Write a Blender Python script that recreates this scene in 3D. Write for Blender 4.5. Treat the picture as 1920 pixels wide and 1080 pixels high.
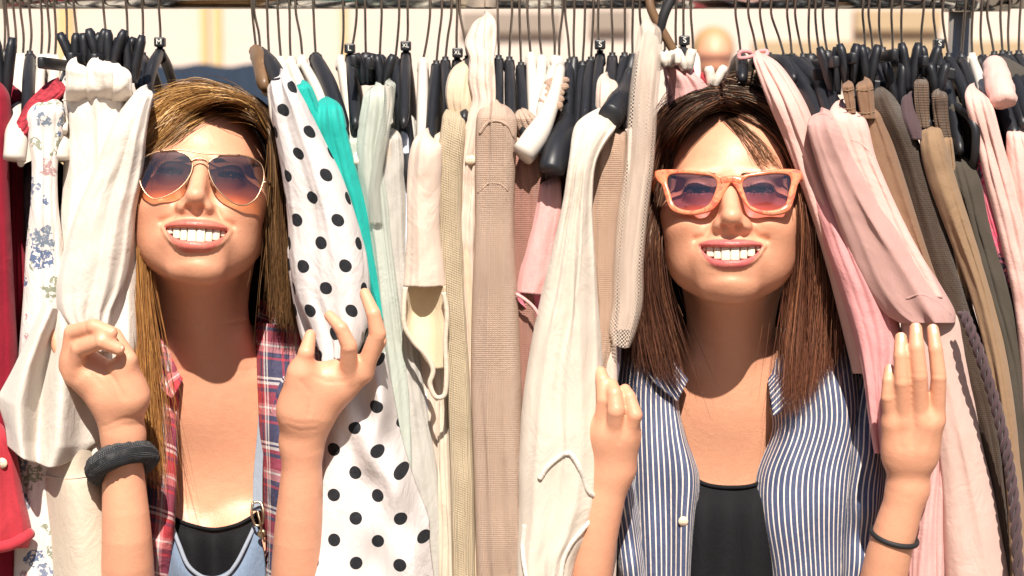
import bpy, bmesh, math, random
import numpy as np
from mathutils import Vector, Matrix
from mathutils.bvhtree import BVHTree

for o in list(bpy.data.objects):
    bpy.data.objects.remove(o, do_unlink=True)
SC = bpy.context.scene
COL = SC.collection

# ------------------------------------------------------------------ camera
CAM_Y, CAM_Z, PITCH, FPX = -2.0, 1.62, math.radians(5.0), 3600.0
cd = bpy.data.cameras.new('camera')
cam = bpy.data.objects.new('camera', cd)
COL.objects.link(cam)
cam.location = (0, CAM_Y, CAM_Z)
cam.rotation_euler = (math.pi / 2 - PITCH, 0, 0)
cd.sensor_width = 36.0
cd.lens = FPX / 1920 * 36.0
cd.clip_start = 0.05
cd.clip_end = 2000
cd.dof.use_dof = True
cd.dof.focus_distance = 1.97
cd.dof.aperture_fstop = 5.6
SC.camera = cam

# ------------------------------------------------------------------ light
SUN_EL, SUN_AZ = math.radians(50), math.radians(2)     # azimuth seen from the rack: from behind the camera, a touch right
w = bpy.data.worlds.new('World')
SC.world = w
w.use_nodes = True
nt = w.node_tree
sky = nt.nodes.new('ShaderNodeTexSky')
sky.sky_type = 'NISHITA'
sky.sun_disc = False
sky.sun_elevation = SUN_EL
sky.sun_rotation = math.pi - SUN_AZ
bg = nt.nodes['Background']
bg.inputs[1].default_value = 0.058
nt.links.new(sky.outputs[0], bg.inputs[0])
sd = bpy.data.lights.new('sun', 'SUN')
sd.energy = 5.0
sd.angle = math.radians(0.5)
sd.color = (1.0, 0.915, 0.81)
sun = bpy.data.objects.new('sun', sd)
COL.objects.link(sun)
sdir = Vector((math.sin(SUN_AZ) * math.cos(SUN_EL), -math.cos(SUN_AZ) * math.cos(SUN_EL), math.sin(SUN_EL)))
sun.rotation_euler = sdir.to_track_quat('Z', 'Y').to_euler()
sun.location = (0, -4, 6)
SC.view_settings.view_transform = 'Standard'
SC.view_settings.look = 'None'
SC.view_settings.gamma = 1.0
SC.view_settings.use_curve_mapping = False
SC.view_settings.exposure = 0.74
SC.cycles.max_bounces = 5
SC.cycles.diffuse_bounces = 3
SC.cycles.glossy_bounces = 3
SC.cycles.transparent_max_bounces = 10
SC.cycles.caustics_reflective = False
SC.cycles.caustics_refractive = False

# ------------------------------------------------------------------ helpers
CP, SP = math.cos(PITCH), math.sin(PITCH)


def P(px, py, y):
    """point of the world seen at photo position (px, py) on the vertical plane at depth y"""
    a = (px - 960) / FPX
    b = -(py - 540) / FPX
    dy = CP + b * SP
    dz = -SP + b * CP
    t = (y - CAM_Y) / dy
    return np.array((a * t, y, CAM_Z + dz * t))


def PV(px, py, y):
    a = (np.asarray(px, float) - 960) / FPX
    b = -(np.asarray(py, float) - 540) / FPX
    y = np.asarray(y, float)
    t = (y - CAM_Y) / (CP + b * SP)
    return np.stack([a * t, y + 0 * a, CAM_Z + (-SP + b * CP) * t], -1)


def link_obj(name, me, mat=None, parent=None):
    o = bpy.data.objects.new(name, me)
    COL.objects.link(o)
    if mat is not None and me is not None and len(me.materials) == 0:
        me.materials.append(mat)
    if parent is not None:
        o.parent = parent
        o.matrix_parent_inverse = Matrix.Translation(parent.location).inverted()
    return o


def empty(name, loc):
    o = bpy.data.objects.new(name, None)
    COL.objects.link(o)
    o.location = Vector([float(c) for c in loc])
    o.empty_display_size = 0.02
    return o


def tag(o, label=None, cat=None, group=None, kind=None):
    if label:
        o['label'] = label
    if cat:
        o['category'] = cat
    if group:
        o['group'] = group
    if kind:
        o['kind'] = kind
    return o


def mesh_from(verts, faces, name='mesh', smooth=True, uvs=None, cols=None):
    verts = np.asarray(verts, np.float32)
    me = bpy.data.meshes.new(name)
    if isinstance(faces, np.ndarray):
        k = faces.shape[1]
        n = len(faces)
        me.vertices.add(len(verts))
        me.vertices.foreach_set('co', verts.ravel())
        me.loops.add(n * k)
        me.loops.foreach_set('vertex_index', faces.astype(np.int32).ravel())
        me.polygons.add(n)
        me.polygons.foreach_set('loop_start', np.arange(0, n * k, k, dtype=np.int32))
        me.polygons.foreach_set('loop_total', np.full(n, k, np.int32))
    else:
        me.from_pydata([tuple(map(float, v)) for v in verts], [], faces)
    me.update(calc_edges=True)
    if smooth:
        me.polygons.foreach_set('use_smooth', np.ones(len(me.polygons), bool))
    if uvs is not None:
        li = np.empty(len(me.loops), np.int32)
        me.loops.foreach_get('vertex_index', li)
        l = me.uv_layers.new(name='UVMap')
        l.data.foreach_set('uv', np.asarray(uvs, np.float32)[li].ravel())
    if cols is not None:
        c = np.ones((len(verts), 4), np.float32)
        c[:, :3] = cols
        a = me.color_attributes.new('col', 'FLOAT_COLOR', 'POINT')
        a.data.foreach_set('color', c.ravel())
    me.validate()
    return me


class Geo:
    """collects simple shapes into one mesh"""
    def __init__(s):
        s.v, s.f = [], []

    def add(s, v, f):
        b = len(s.v)
        s.v += [tuple(map(float, q)) for q in v]
        s.f += [tuple(i + b for i in q) for q in f]

    def box(s, c, size, R=None, bev=0.0):
        c = np.asarray(c, float)
        hx, hy, hz = [q / 2 for q in size]
        if bev <= 0:
            pts = [(x, y, z) for z in (-hz, hz) for y in (-hy, hy) for x in (-hx, hx)]
            fs = [(0, 2, 3, 1), (4, 5, 7, 6), (0, 1, 5, 4), (2, 6, 7, 3), (0, 4, 6, 2), (1, 3, 7, 5)]
            pts = np.array(pts)
        else:
            bm = bmesh.new()
            bmesh.ops.create_cube(bm, size=1.0)
            bmesh.ops.scale(bm, vec=(2 * hx, 2 * hy, 2 * hz), verts=bm.verts)
            bmesh.ops.bevel(bm, geom=list(bm.edges), offset=bev, segments=2, affect='EDGES', profile=0.5)
            bm.verts.index_update()
            pts = np.array([v.co[:] for v in bm.verts])
            fs = [tuple(v.index for v in f.verts) for f in bm.faces]
            bm.free()
        if R is not None:
            pts = pts @ np.asarray(R).T
        s.add(pts + c, fs)

    def tube(s, pts, rad, n=8, caps=True, sq=None):
        """swept tube; rad scalar/list; sq=(a,b) flattening along frame axes"""
        pts = np.asarray(pts, float)
        m = len(pts)
        rad = np.broadcast_to(np.asarray(rad, float), (m,))
        T = np.gradient(pts, axis=0)
        T /= np.linalg.norm(T, axis=1)[:, None] + 1e-12
        ref = np.array((1.0, 0, 0)) if abs(T[0][0]) < 0.8 else np.array((0, 0, 1.0))
        V = []
        u = ref - T[0] * ref.dot(T[0])
        for i in range(m):
            u = u - T[i] * u.dot(T[i])
            u /= np.linalg.norm(u)
            q = np.cross(T[i], u)
            a, b = (1, 1) if sq is None else sq
            for k in range(n):
                t = 2 * math.pi * k / n
                V.append(pts[i] + rad[i] * (a * math.cos(t) * u + b * math.sin(t) * q))
        F = []
        for i in range(m - 1):
            for k in range(n):
                k2 = (k + 1) % n
                F.append((i * n + k, i * n + k2, (i + 1) * n + k2, (i + 1) * n + k))
        if caps:
            F.append(tuple(range(n))[::-1])
            F.append(tuple(range((m - 1) * n, m * n)))
        s.add(V, F)

    def mesh(s, name='mesh', smooth=True):
        me = mesh_from(s.v, s.f, name, smooth)
        return me

    def obj(s, name, mat, parent=None, smooth=True):
        return link_obj(name, s.mesh(name, smooth), mat, parent)


def spline(pts, n):
    """Catmull-Rom through pts (k,d) -> n samples, chord parameter"""
    pts = np.asarray(pts, float)
    k = len(pts)
    if k == 2:
        t = np.linspace(0, 1, n)[:, None]
        return pts[0] * (1 - t) + pts[1] * t
    d = np.r_[0, np.cumsum(np.linalg.norm(np.diff(pts, axis=0), axis=1) ** 0.5 + 1e-9)]
    s = np.linspace(0, d[-1], n)
    tg = np.gradient(pts, d, axis=0)
    j = np.clip(np.searchsorted(d, s, side='right') - 1, 0, k - 2)
    h = (d[j + 1] - d[j])[:, None]
    t = ((s - d[j])[:, None]) / h
    return ((2 * t**3 - 3 * t**2 + 1) * pts[j] + (t**3 - 2 * t**2 + t) * h * tg[j]
            + (-2 * t**3 + 3 * t**2) * pts[j + 1] + (t**3 - t**2) * h * tg[j + 1])


def wob(seed, n=6):
    """smooth pseudo noise function of (a, b), about -1..1"""
    r = np.random.RandomState(seed)
    ka = r.normal(0, 1, n)
    kb = r.normal(0, 1, n)
    ph = r.uniform(0, 6.28, n)

    def f(a, b):
        s = 0
        for i in range(n):
            s = s + np.sin(ka[i] * a + kb[i] * b + ph[i])
        return s / math.sqrt(n)
    return f


# ------------------------------------------------------------------ materials
class NT:
    def __init__(s, name):
        s.m = bpy.data.materials.new(name)
        s.m.use_nodes = True
        s.t = s.m.node_tree
        s.b = s.t.nodes['Principled BSDF']
        s.out = s.t.nodes['Material Output']

    def n(s, typ, **kw):
        nd = s.t.nodes.new('ShaderNode' + typ)
        for k, v in kw.items():
            setattr(nd, k, v)
        return nd

    def l(s, a, b):
        s.t.links.new(a, b)

    def val(s, sock, v):
        if hasattr(v, 'is_output') or isinstance(v, bpy.types.NodeSocket):
            s.l(v, sock)
        elif isinstance(v, tuple) and len(v) == 3 and sock.type == 'RGBA':
            sock.default_value = (*v, 1)
        else:
            sock.default_value = v

    def math(s, op, a, b=0.0, c=None):
        nd = s.n('Math', operation=op)
        s.val(nd.inputs[0], a)
        s.val(nd.inputs[1], b)
        if c is not None:
            s.val(nd.inputs[2], c)
        return nd.outputs[0]

    def mix(s, fac, a, b, mode='MIX'):
        nd = s.n('Mix', data_type='RGBA', blend_type=mode)
        s.val(nd.inputs[0], fac)
        s.val(nd.inputs[6], a)
        s.val(nd.inputs[7], b)
        return nd.outputs[2]

    def ramp(s, fac, stops, const=False):
        nd = s.n('ValToRGB')
        if const:
            nd.color_ramp.interpolation = 'CONSTANT'
        e = nd.color_ramp.elements
        while len(e) < len(stops):
            e.new(0.5)
        for q, (p, c) in zip(e, stops):
            q.position = p
            q.color = (*c, 1) if len(c) == 3 else c
        s.val(nd.inputs[0], fac)
        return nd.outputs[0]

    def uv(s):
        return s.n('TexCoord').outputs['UV']

    def obj(s):
        return s.n('TexCoord').outputs['Object']

    def sep(s, v):
        nd = s.n('SeparateXYZ')
        s.l(v, nd.inputs[0])
        return nd.outputs

    def noise(s, vec, scale, detail=4.0, rough=0.5, dist=0.0):
        nd = s.n('TexNoise')
        s.l(vec, nd.inputs['Vector'])
        nd.inputs['Scale'].default_value = scale
        nd.inputs['Detail'].default_value = detail
        nd.inputs['Roughness'].default_value = rough
        nd.inputs['Distortion'].default_value = dist
        return nd.outputs[0]

    def scale(s, v, sc):
        nd = s.n('Mapping')
        s.l(v, nd.inputs[0])
        nd.inputs['Scale'].default_value = sc
        return nd.outputs[0]

    def bump(s, h, strength=0.3, dist=0.001, prev=None):
        nd = s.n('Bump')
        nd.inputs['Strength'].default_value = strength
        nd.inputs['Distance'].default_value = dist
        s.l(h, nd.inputs['Height'])
        if prev is not None:
            s.l(prev, nd.inputs['Normal'])
        s.l(nd.outputs[0], s.b.inputs['Normal'])
        return nd.outputs[0]

    def set(s, **kw):
        for k, v in kw.items():
            s.val(s.b.inputs[k.replace('_', ' ')], v)
        return s.m


def plain(name, col, rough=0.5, metal=0.0, spec=0.5, noise=0.0):
    k = NT(name)
    c = col
    if noise:
        nz = k.noise(k.obj(), 60.0, 4)
        c = k.mix(nz, tuple(q * (1 - noise) for q in col), tuple(min(1, q * (1 + noise)) for q in col))
    k.set(Base_Color=c, Roughness=rough, Metallic=metal)
    k.b.inputs['Specular IOR Level'].default_value = spec
    return k.m


CREASE = 1.0


def fabric(name, col, weave=700.0, rough=0.85, var=0.08, bump=0.25, kind='weave', sheer=0.0, col2=None, sheen=0.15):
    """woven, knitted or waffle cloth; UVs are in metres"""
    k = NT(name)
    uv = k.uv()
    ob = k.obj()
    nz = k.noise(ob, 9.0, 5, 0.6)
    fine = k.noise(ob, 260.0, 2)
    c = k.mix(nz, tuple(q * (1 - var) for q in col), tuple(min(1, q * (1 + var)) for q in col))
    c = k.mix(k.math('MULTIPLY', fine, 0.22), c, tuple(q * 0.72 for q in (col2 or col)))
    x, y, _ = k.sep(uv)
    if kind == 'weave':
        h = k.math('ADD', k.math('SINE', k.math('MULTIPLY', x, weave * 6.28)), k.math('SINE', k.math('MULTIPLY', y, weave * 6.28)))
        h = k.math('ADD', k.math('MULTIPLY', h, 0.12), k.math('MULTIPLY', fine, 1.0))
        dist = 0.0006
    elif kind == 'knit':
        # V shaped stitches in columns
        cols = k.math('MULTIPLY', x, weave)
        tri = k.math('ABSOLUTE', k.math('SUBTRACT', k.math('FRACT', cols), 0.5))
        yy = k.math('ADD', k.math('MULTIPLY', y, weave * 0.8), k.math('MULTIPLY', tri, 1.2))
        s1 = k.math('SINE', k.math('MULTIPLY', yy, 6.28))
        s2 = k.math('SINE', k.math('MULTIPLY', cols, 6.28))
        h = k.math('ADD', k.math('MULTIPLY', s1, 0.6), k.math('ADD', k.math('MULTIPLY', s2, 0.5), k.math('MULTIPLY', fine, 1.3)))
        c = k.mix(k.math('MULTIPLY', k.math('SUBTRACT', 1.0, h), 0.10), c, tuple(q * 0.45 for q in (col2 or col)))
        dist = 0.0016
    elif kind == 'rib':
        s1 = k.math('SINE', k.math('MULTIPLY', x, weave * 6.28))
        s2 = k.math('SINE', k.math('MULTIPLY', k.math('ADD', y, k.math('MULTIPLY', x, .4)), weave * 5.0))
        h = k.math('ADD', k.math('ADD', s1, k.math('MULTIPLY', s2, 0.35)), k.math('MULTIPLY', fine, .6))
        c = k.mix(k.math('MULTIPLY', k.math('SUBTRACT', 1.0, h), 0.09), c, tuple(q * 0.5 for q in (col2 or col)))
        dist = 0.0018
    else:
        s1 = k.math('SINE', k.math('MULTIPLY', k.math('ADD', x, y), weave * 6.28))
        s2 = k.math('SINE', k.math('MULTIPLY', k.math('SUBTRACT', x, y), weave * 6.28))
        h = k.math('ADD', k.math('MULTIPLY', s1, s2), k.math('MULTIPLY', fine, .6))
        c = k.mix(k.math('MULTIPLY', k.math('SUBTRACT', 1.0, h), 0.08), c, tuple(q * 0.55 for q in (col2 or col)))
        dist = 0.0012
    wr = k.noise(k.scale(uv, (15, 7, 1)), 2.0, 6, 0.66, 1.4)
    b0 = k.bump(wr, 0.25 * CREASE, 0.012)
    k.bump(h, bump, dist, b0)
    k.set(Base_Color=c, Roughness=rough)
    k.b.inputs['Specular IOR Level'].default_value = 0.25
    k.b.inputs['Sheen Weight'].default_value = sheen
    k.b.inputs['Sheen Roughness'].default_value = 0.5
    if sheer:
        tr = k.n('BsdfTransparent')
        tl = k.n('BsdfTranslucent')
        k.val(tl.inputs[0], c)
        m1 = k.n('MixShader')
        m1.inputs[0].default_value = min(1.0, sheer * 0.9)
        k.l(k.b.outputs[0], m1.inputs[1])
        k.l(tl.outputs[0], m1.inputs[2])
        k.l(m1.outputs[0], k.out.inputs[0])
    return k.m
M = {}
M['white'] = fabric('cream_white_cloth', (0.80, 0.735, 0.66), 900, var=0.04, sheer=0.25)
M['white2'] = fabric('soft_white_cloth', (0.80, 0.72, 0.62), 900, var=0.05, sheer=0.3)
M['cream'] = fabric('cream_cotton', (0.70, 0.60, 0.48), 800, var=0.05, sheer=0.2)
M['ochre'] = fabric('ochre_sleeve_shade', (0.66, 0.53, 0.36), 800, var=0.05)  # shading inside the cream sleeve, put into the cloth colour
M['trouser_white'] = fabric('white_denim', (0.78, 0.70, 0.62), 600, var=0.04, bump=.3)
M['crimson'] = fabric('crimson_knit', (0.24, 0.006, 0.022), 500, var=0.1, sheen=.1)
M['coral'] = fabric('coral_cotton', (0.42, 0.03, 0.045), 700, var=0.08)
M['mauve'] = fabric('mauve_grey_cotton', (0.30, 0.25, 0.30), 700)
M['teal'] = fabric('teal_chiffon', (0.015, 0.46, 0.40), 900, var=0.1, sheer=0.25, rough=.6)
M['mint'] = fabric('mint_grey_gauze', (0.46, 0.50, 0.44), 520, var=0.08, kind='waffle')
M['grey'] = fabric('grey_marl_jersey', (0.48, 0.46, 0.42), 620, var=0.08, kind='knit')
M['pale_blue'] = fabric('pale_blue_cotton', (0.62, 0.68, 0.80), 800)
M['khaki'] = fabric('khaki_knit', (0.56, 0.45, 0.30), 520, var=0.06, kind='rib', bump=.6)
M['blush'] = fabric('blush_cotton', (0.68, 0.49, 0.39), 800, var=0.05, sheer=.15)
M['blush2'] = fabric('pale_blush_cotton', (0.75, 0.60, 0.50), 800, var=0.05, sheer=.15)
M['beige_knit'] = fabric('beige_pink_knit', (0.68, 0.48, 0.36), 620, var=0.06, kind='knit', bump=.7)
M['tan_knit'] = fabric('tan_knit', (0.57, 0.38, 0.27), 620, var=0.06, kind='knit', bump=.7)
M['terracotta'] = fabric('terracotta_knit', (0.50, 0.25, 0.19), 620, var=0.06, kind='knit', bump=.7)
M['sand'] = fabric('sand_jersey', (0.58, 0.46, 0.33), 500, var=.05)
M['pink_tee'] = fabric('light_pink_jersey', (0.68, 0.37, 0.35), 700, var=0.05)
M['pink_in'] = fabric('deep_pink_lining', (0.70, 0.20, 0.28), 700, var=0.05)
M['pink_sat'] = fabric('rose_pink_satin', (0.66, 0.30, 0.30), 700, var=0.05, rough=.6)
M['pink_waffle'] = fabric('pink_waffle_knit', (0.66, 0.39, 0.35), 430, var=0.05, kind='waffle', bump=.6)
M['pink_long'] = fabric('pale_pink_jersey', (0.66, 0.45, 0.39), 520, var=0.05, kind='waffle', bump=.35)
M['pink_pale'] = fabric('powder_pink_jersey', (0.68, 0.42, 0.37), 600, var=0.05)
M['brown'] = fabric('light_brown_twill', (0.22, 0.125, 0.075), 600, var=0.08)
M['dark_brown'] = fabric('dark_brown_wool', (0.075, 0.046, 0.030), 600, var=0.1, kind='knit', bump=.6)
M['tan'] = fabric('tan_wool', (0.26, 0.165, 0.095), 400, var=0.08)
M['charcoal'] = fabric('charcoal_olive_wool', (0.058, 0.048, 0.036), 400, var=0.1)
M['braid'] = fabric('plum_braid', (0.075, 0.045, 0.05), 300, var=0.1)
M['black'] = fabric('black_jersey', (0.006, 0.006, 0.008), 600, var=0.1, sheen=.0)
M['denim'] = fabric('washed_denim', (0.12, 0.175, 0.27), 500, var=0.45, bump=.4, col2=(.6, .65, .7))
M['denim_seam'] = fabric('denim_seam', (0.26, 0.30, 0.36), 500, var=0.2)
M['terry'] = fabric('charcoal_terry', (0.022, 0.025, 0.030), 300, var=0.2, kind='waffle', bump=.9)
M['black_lace'] = fabric('black_lace_trim', (0.012, 0.012, 0.016), 260, kind='waffle', bump=.9)
M['plastic_black'] = plain('black_hanger_plastic', (0.012, 0.013, 0.017), 0.46, noise=.3)
M['plastic_white'] = plain('white_hanger_plastic', (0.66, 0.60, 0.53), 0.35, noise=.04)
M['plastic_brown'] = plain('brown_wood_hanger', (0.16, 0.09, 0.045), 0.45, noise=.3)
M['wire'] = plain('hook_wire_steel', (0.34, 0.31, 0.28), 0.30, 1.0)
M['post'] = plain('brushed_steel_post', (0.42, 0.37, 0.32), 0.38, 0.55)
M['mottled'] = fabric('mottled_tweed', (0.16, 0.10, 0.065), 300, var=0.75, kind='waffle', bump=.9)
M['letter'] = plain('white_print', (0.8, 0.78, 0.72), 0.6)
M['black_cord'] = plain('black_cord', (0.010, 0.010, 0.012), 0.7)
M['button'] = plain('cream_button', (0.75, 0.60, 0.45), 0.35)
M['steel'] = plain('brass_buckle', (0.5, 0.40, 0.26), 0.3, 1.0)

# chrome with fine brushed variation
k = NT('rail_chrome')
k.bump(k.noise(k.scale(k.obj(), (2, 30, 30)), 3.0, 3), .12, .004)
k.set(Base_Color=(0.55, 0.55, 0.52), Metallic=1.0, Roughness=0.16)
M['chrome'] = k.m


def dots_fac(k, uv, s, r, warp=0.0, aspect=1.0):
    """two staggered lattices of round dots; returns smooth 0/1 factor"""
    x, y, _ = k.sep(uv)
    if warp:
        nz = k.noise(uv, 9.0, 2)
        x = k.math('ADD', x, k.math('MULTIPLY', k.math('SUBTRACT', nz, .5), warp))
        nz2 = k.noise(k.scale(uv, (1, 1.3, 1)), 7.0, 2)
        y = k.math('ADD', y, k.math('MULTIPLY', k.math('SUBTRACT', nz2, .5), warp))
    ds = []
    for off in (0.0, 0.5):
        fx = k.math('SUBTRACT', k.math('FRACT', k.math('ADD', k.math('DIVIDE', x, s), off)), .5)
        fy = k.math('SUBTRACT', k.math('FRACT', k.math('ADD', k.math('DIVIDE', y, s * aspect), off)), .5)
        fx = k.math('MULTIPLY', fx, s)
        fy = k.math('MULTIPLY', fy, s * aspect)
        ds.append(k.math('SQRT', k.math('ADD', k.math('MULTIPLY', fx, fx), k.math('MULTIPLY', fy, fy))))
    d = k.math('MINIMUM', ds[0], ds[1])
    return k.math('LESS_THAN', d, r)


# polka dot blouse
k = NT('polka_dot_cotton')
uv = k.uv()
fac = dots_fac(k, uv, 0.046, 0.0066, 0.006)
fine = k.noise(k.obj(), 300.0, 2)
base = k.mix(k.noise(k.obj(), 10., 4), (0.76, 0.71, 0.70), (0.82, 0.77, 0.75))
c = k.mix(fac, base, k.mix(fine, (0.012, 0.014, 0.018), (0.035, 0.036, 0.042)))
b0 = k.bump(k.noise(k.scale(uv, (16, 6, 1)), 1.8, 5, .6, .8), .45, .012)
k.bump(fine, .2, .0006, b0)
k.set(Base_Color=c, Roughness=.8)
k.b.inputs['Specular IOR Level'].default_value = .25
tl = k.n('BsdfTranslucent')
k.val(tl.inputs[0], c)
mx = k.n('MixShader')
mx.inputs[0].default_value = .25
k.l(k.b.outputs[0], mx.inputs[1])
k.l(tl.outputs[0], mx.inputs[2])
k.l(mx.outputs[0], k.out.inputs[0])
M['polka'] = k.m

# striped shirt: navy with fine cream stripes
k = NT('striped_shirt_cotton')
uv = k.uv()
x, y, _ = k.sep(uv)
fr = k.math('FRACT', k.math('MULTIPLY', x, 1 / 0.0058))
c = k.mix(k.math('LESS_THAN', fr, .25), k.mix(k.noise(k.obj(), 200, 2), (0.030, 0.042, 0.10), (0.07, 0.09, 0.17)), (0.72, 0.63, 0.56))
b0 = k.bump(k.noise(k.scale(uv, (14, 6, 1)), 1.6, 5, .6, .8), .5, .012)
k.bump(k.noise(k.obj(), 300, 2), .15, .0006, b0)
k.set(Base_Color=c, Roughness=.62)
k.b.inputs['Sheen Weight'].default_value = .15
M['stripe'] = k.m

# plaid shirt
k = NT('plaid_shirt_cotton')
uv = k.uv()
x, y, _ = k.sep(uv)
ns, RED, NAV, WHT, PNK = 1 / 0.062, (0.42, 0.015, 0.03), (0.015, 0.022, 0.075), (0.78, 0.72, 0.68), (0.62, 0.22, 0.22)
st = [(0, RED), (.18, NAV), (.24, RED), (.30, WHT), (.345, NAV), (.38, WHT), (.42, NAV), (.70, RED), (.74, NAV), (.82, PNK), (.92, WHT), (.95, PNK)]
cu = k.ramp(k.math('FRACT', k.math('MULTIPLY', x, ns)), st, True)
cv = k.ramp(k.math('FRACT', k.math('ADD', k.math('MULTIPLY', y, ns * .9), .3)), st, True)
tw = k.math('LESS_THAN', k.math('FRACT', k.math('MULTIPLY', k.math('ADD', x, y), 420)), .5)
c = k.mix(k.math('ADD', k.math('MULTIPLY', tw, .3), .35), cu, cv)
c = k.mix(k.math('MULTIPLY', k.noise(k.obj(), 220, 2), .15), c, (0.4, 0.3, 0.3))
b0 = k.bump(k.noise(k.scale(uv, (14, 8, 1)), 1.8, 5, .6, .8), .5, .012)
k.bump(k.noise(k.obj(), 300, 2), .2, .0008, b0)
k.set(Base_Color=c, Roughness=.85)
M['plaid'] = k.m


def floral(name, base, cols, sc=38.0, thr=.34):
    k = NT(name)
    uv = k.uv()
    v1 = k.n('TexVoronoi')
    wv = k.n('VectorMath', operation='ADD')
    nn = k.n('TexNoise')
    nn.inputs['Scale'].default_value = 60
    k.l(uv, nn.inputs['Vector'])
    sv = k.n('VectorMath', operation='SCALE')
    sv.inputs['Scale'].default_value = .03
    k.l(nn.outputs['Color'], sv.inputs[0])
    k.l(uv, wv.inputs[0])
    k.l(sv.outputs[0], wv.inputs[1])
    k.l(wv.outputs[0], v1.inputs['Vector'])
    v1.inputs['Scale'].default_value = sc
    sp = k.n('SeparateColor')
    k.l(v1.outputs['Color'], sp.inputs[0])
    hue = k.ramp(sp.outputs[0], [(i / len(cols), q) for i, q in enumerate(cols)], True)
    pet = k.math('LESS_THAN', v1.outputs['Distance'], thr)
    spk = k.math('GREATER_THAN', k.noise(k.scale(uv, (1, 1, 1)), 190, 3, .7), .47)
    on = k.math('MULTIPLY', k.math('MULTIPLY', pet, spk), k.math('GREATER_THAN', sp.outputs[1], .35))
    c = k.mix(on, base, hue)
    b0 = k.bump(k.noise(k.scale(uv, (14, 6, 1)), 1.6, 5, .6, .8), .4, .012)
    k.set(Base_Color=c, Roughness=.8)
    return k.m


M['floral_blue'] = floral('blue_floral_cotton', (.68, .62, .58), [(.10, .14, .24), (.16, .20, .26), (.42, .26, .26), (.18, .21, .30), (.24, .26, .19)], 40, .5)
M['floral_pink'] = floral('pink_floral_viscose', (.62, .15, .20), [(.60, .03, .10), (.85, .60, .55), (.04, .03, .05), (.80, .10, .18)], 30, .5)

# red lace
k = NT('red_lace')
v1 = k.n('TexVoronoi')
k.l(k.uv(), v1.inputs['Vector'])
v1.inputs['Scale'].default_value = 180
c = k.mix(v1.outputs['Distance'], (.48, .035, .055), (.16, .006, .015))
k.bump(v1.outputs['Distance'], .9, .002)
k.set(Base_Color=c, Roughness=.85)
M['lace'] = k.m


# cream net with real holes
def net(name, col, s, r):
    k = NT(name)
    uv = k.uv()
    hole = dots_fac(k, uv, s, r)
    c = k.mix(k.noise(k.obj(), 30, 3), tuple(q * .92 for q in col), col)
    k.set(Base_Color=c, Roughness=.8, Alpha=k.math('SUBTRACT', 1.0, hole))
    b0 = k.bump(k.noise(k.scale(uv, (16, 6, 1)), 1.8, 4, .6), .4, .01)
    return k.m


M['net'] = net('cream_net', (.72, .60, .50), .0038, .00125)
M['net_grey'] = net('grey_net', (.50, .52, .46), .0030, .00085)

# skin: colour attribute carries the real tint of lips, cheeks and mouth lining
k = NT('skin')
at = k.n('VertexColor')
at.layer_name = 'col'
ob = k.obj()
n1 = k.noise(ob, 26.0, 5, .65)
n2 = k.noise(ob, 420.0, 3, .6)
n3 = k.noise(ob, 85.0, 4, .6)
c = k.mix(k.math('MULTIPLY', k.math('GREATER_THAN', n1, .0), k.math('MULTIPLY', n1, .55)), at.outputs[0], (0.62, 0.23, 0.15))
c = k.mix(k.math('MULTIPLY', k.math('SUBTRACT', n3, .35), .5), c, (0.74, 0.42, 0.25))
c = k.mix(k.math('MULTIPLY', k.math('GREATER_THAN', n2, .64), .16), c, (.40, .17, .09))
vo = k.n('TexVoronoi')
k.l(ob, vo.inputs['Vector'])
vo.inputs['Scale'].default_value = 900
pb = k.bump(k.noise(ob, 160, 4, .6), .30, .0012)
k.bump(vo.outputs['Distance'], .35, .0004, pb)
k.set(Base_Color=c, Roughness=k.math('ADD', .27, k.math('MULTIPLY', n3, .32)))
k.b.inputs['Specular IOR Level'].default_value = .5
M['skin'] = k.m

k = NT('teeth')
k.set(Base_Color=(.74, .65, .51), Roughness=.2)
M['teeth'] = k.m
M['tooth_gap_shade'] = plain('tooth_gap_shade', (.30, .13, .10), .4)  # dark colour standing in for the shade between teeth
k = NT('nail')
k.set(Base_Color=(.82, .56, .46), Roughness=.15)
M['nail'] = k.m

k = NT('hair')
at = k.n('VertexColor')
at.layer_name = 'col'
k.set(Base_Color=at.outputs[0], Roughness=.42)
k.b.inputs['Specular IOR Level'].default_value = .5
k.b.inputs['Specular Tint'].default_value = (1, .85, .65, 1)
M['hair'] = k.m
M['lash'] = plain('lash_black', (.01, .007, .006), .5)
k = NT('eyeball')
at = k.n('VertexColor')
at.layer_name = 'col'
k.set(Base_Color=at.outputs[0], Roughness=.08)
M['eye'] = k.m
M['gold'] = plain('dark_gold_wire', (.42, .27, .17), .34, 1.0)
k = NT('orange_marbled_acetate')
n1 = k.noise(k.obj(), 90, 4, .65, 1.2)
c = k.ramp(n1, [(.36, (.66, .11, .075)), (.46, (.72, .20, .10)), (.56, (.76, .28, .14)), (.68, (.64, .14, .11))])
k.set(Base_Color=c, Roughness=.18)
k.b.inputs['Coat Weight'].default_value = .3
M['acetate'] = k.m


def lens_mat(name, stops, refl=0.06):
    """gradient-tinted sunglass lens; UV v runs 0 at the lens bottom to 1 at its top"""
    k = NT(name)
    x, y, _ = k.sep(k.uv())
    c = k.ramp(y, stops)
    tr = k.n('BsdfTransparent')
    k.l(c, tr.inputs[0])
    gl = k.n('BsdfGlossy')
    gl.inputs['Roughness'].default_value = .02
    gl.inputs['Color'].default_value = (.8, .85, 1, 1)
    fr = k.n('Fresnel')
    fr.inputs[0].default_value = 1.5
    f = k.math('ADD', fr.outputs[0], refl)
    mx = k.n('MixShader')
    k.l(f, mx.inputs[0])
    k.l(tr.outputs[0], mx.inputs[1])
    k.l(gl.outputs[0], mx.inputs[2])
    k.l(mx.outputs[0], k.out.inputs[0])
    return k.m


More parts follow.
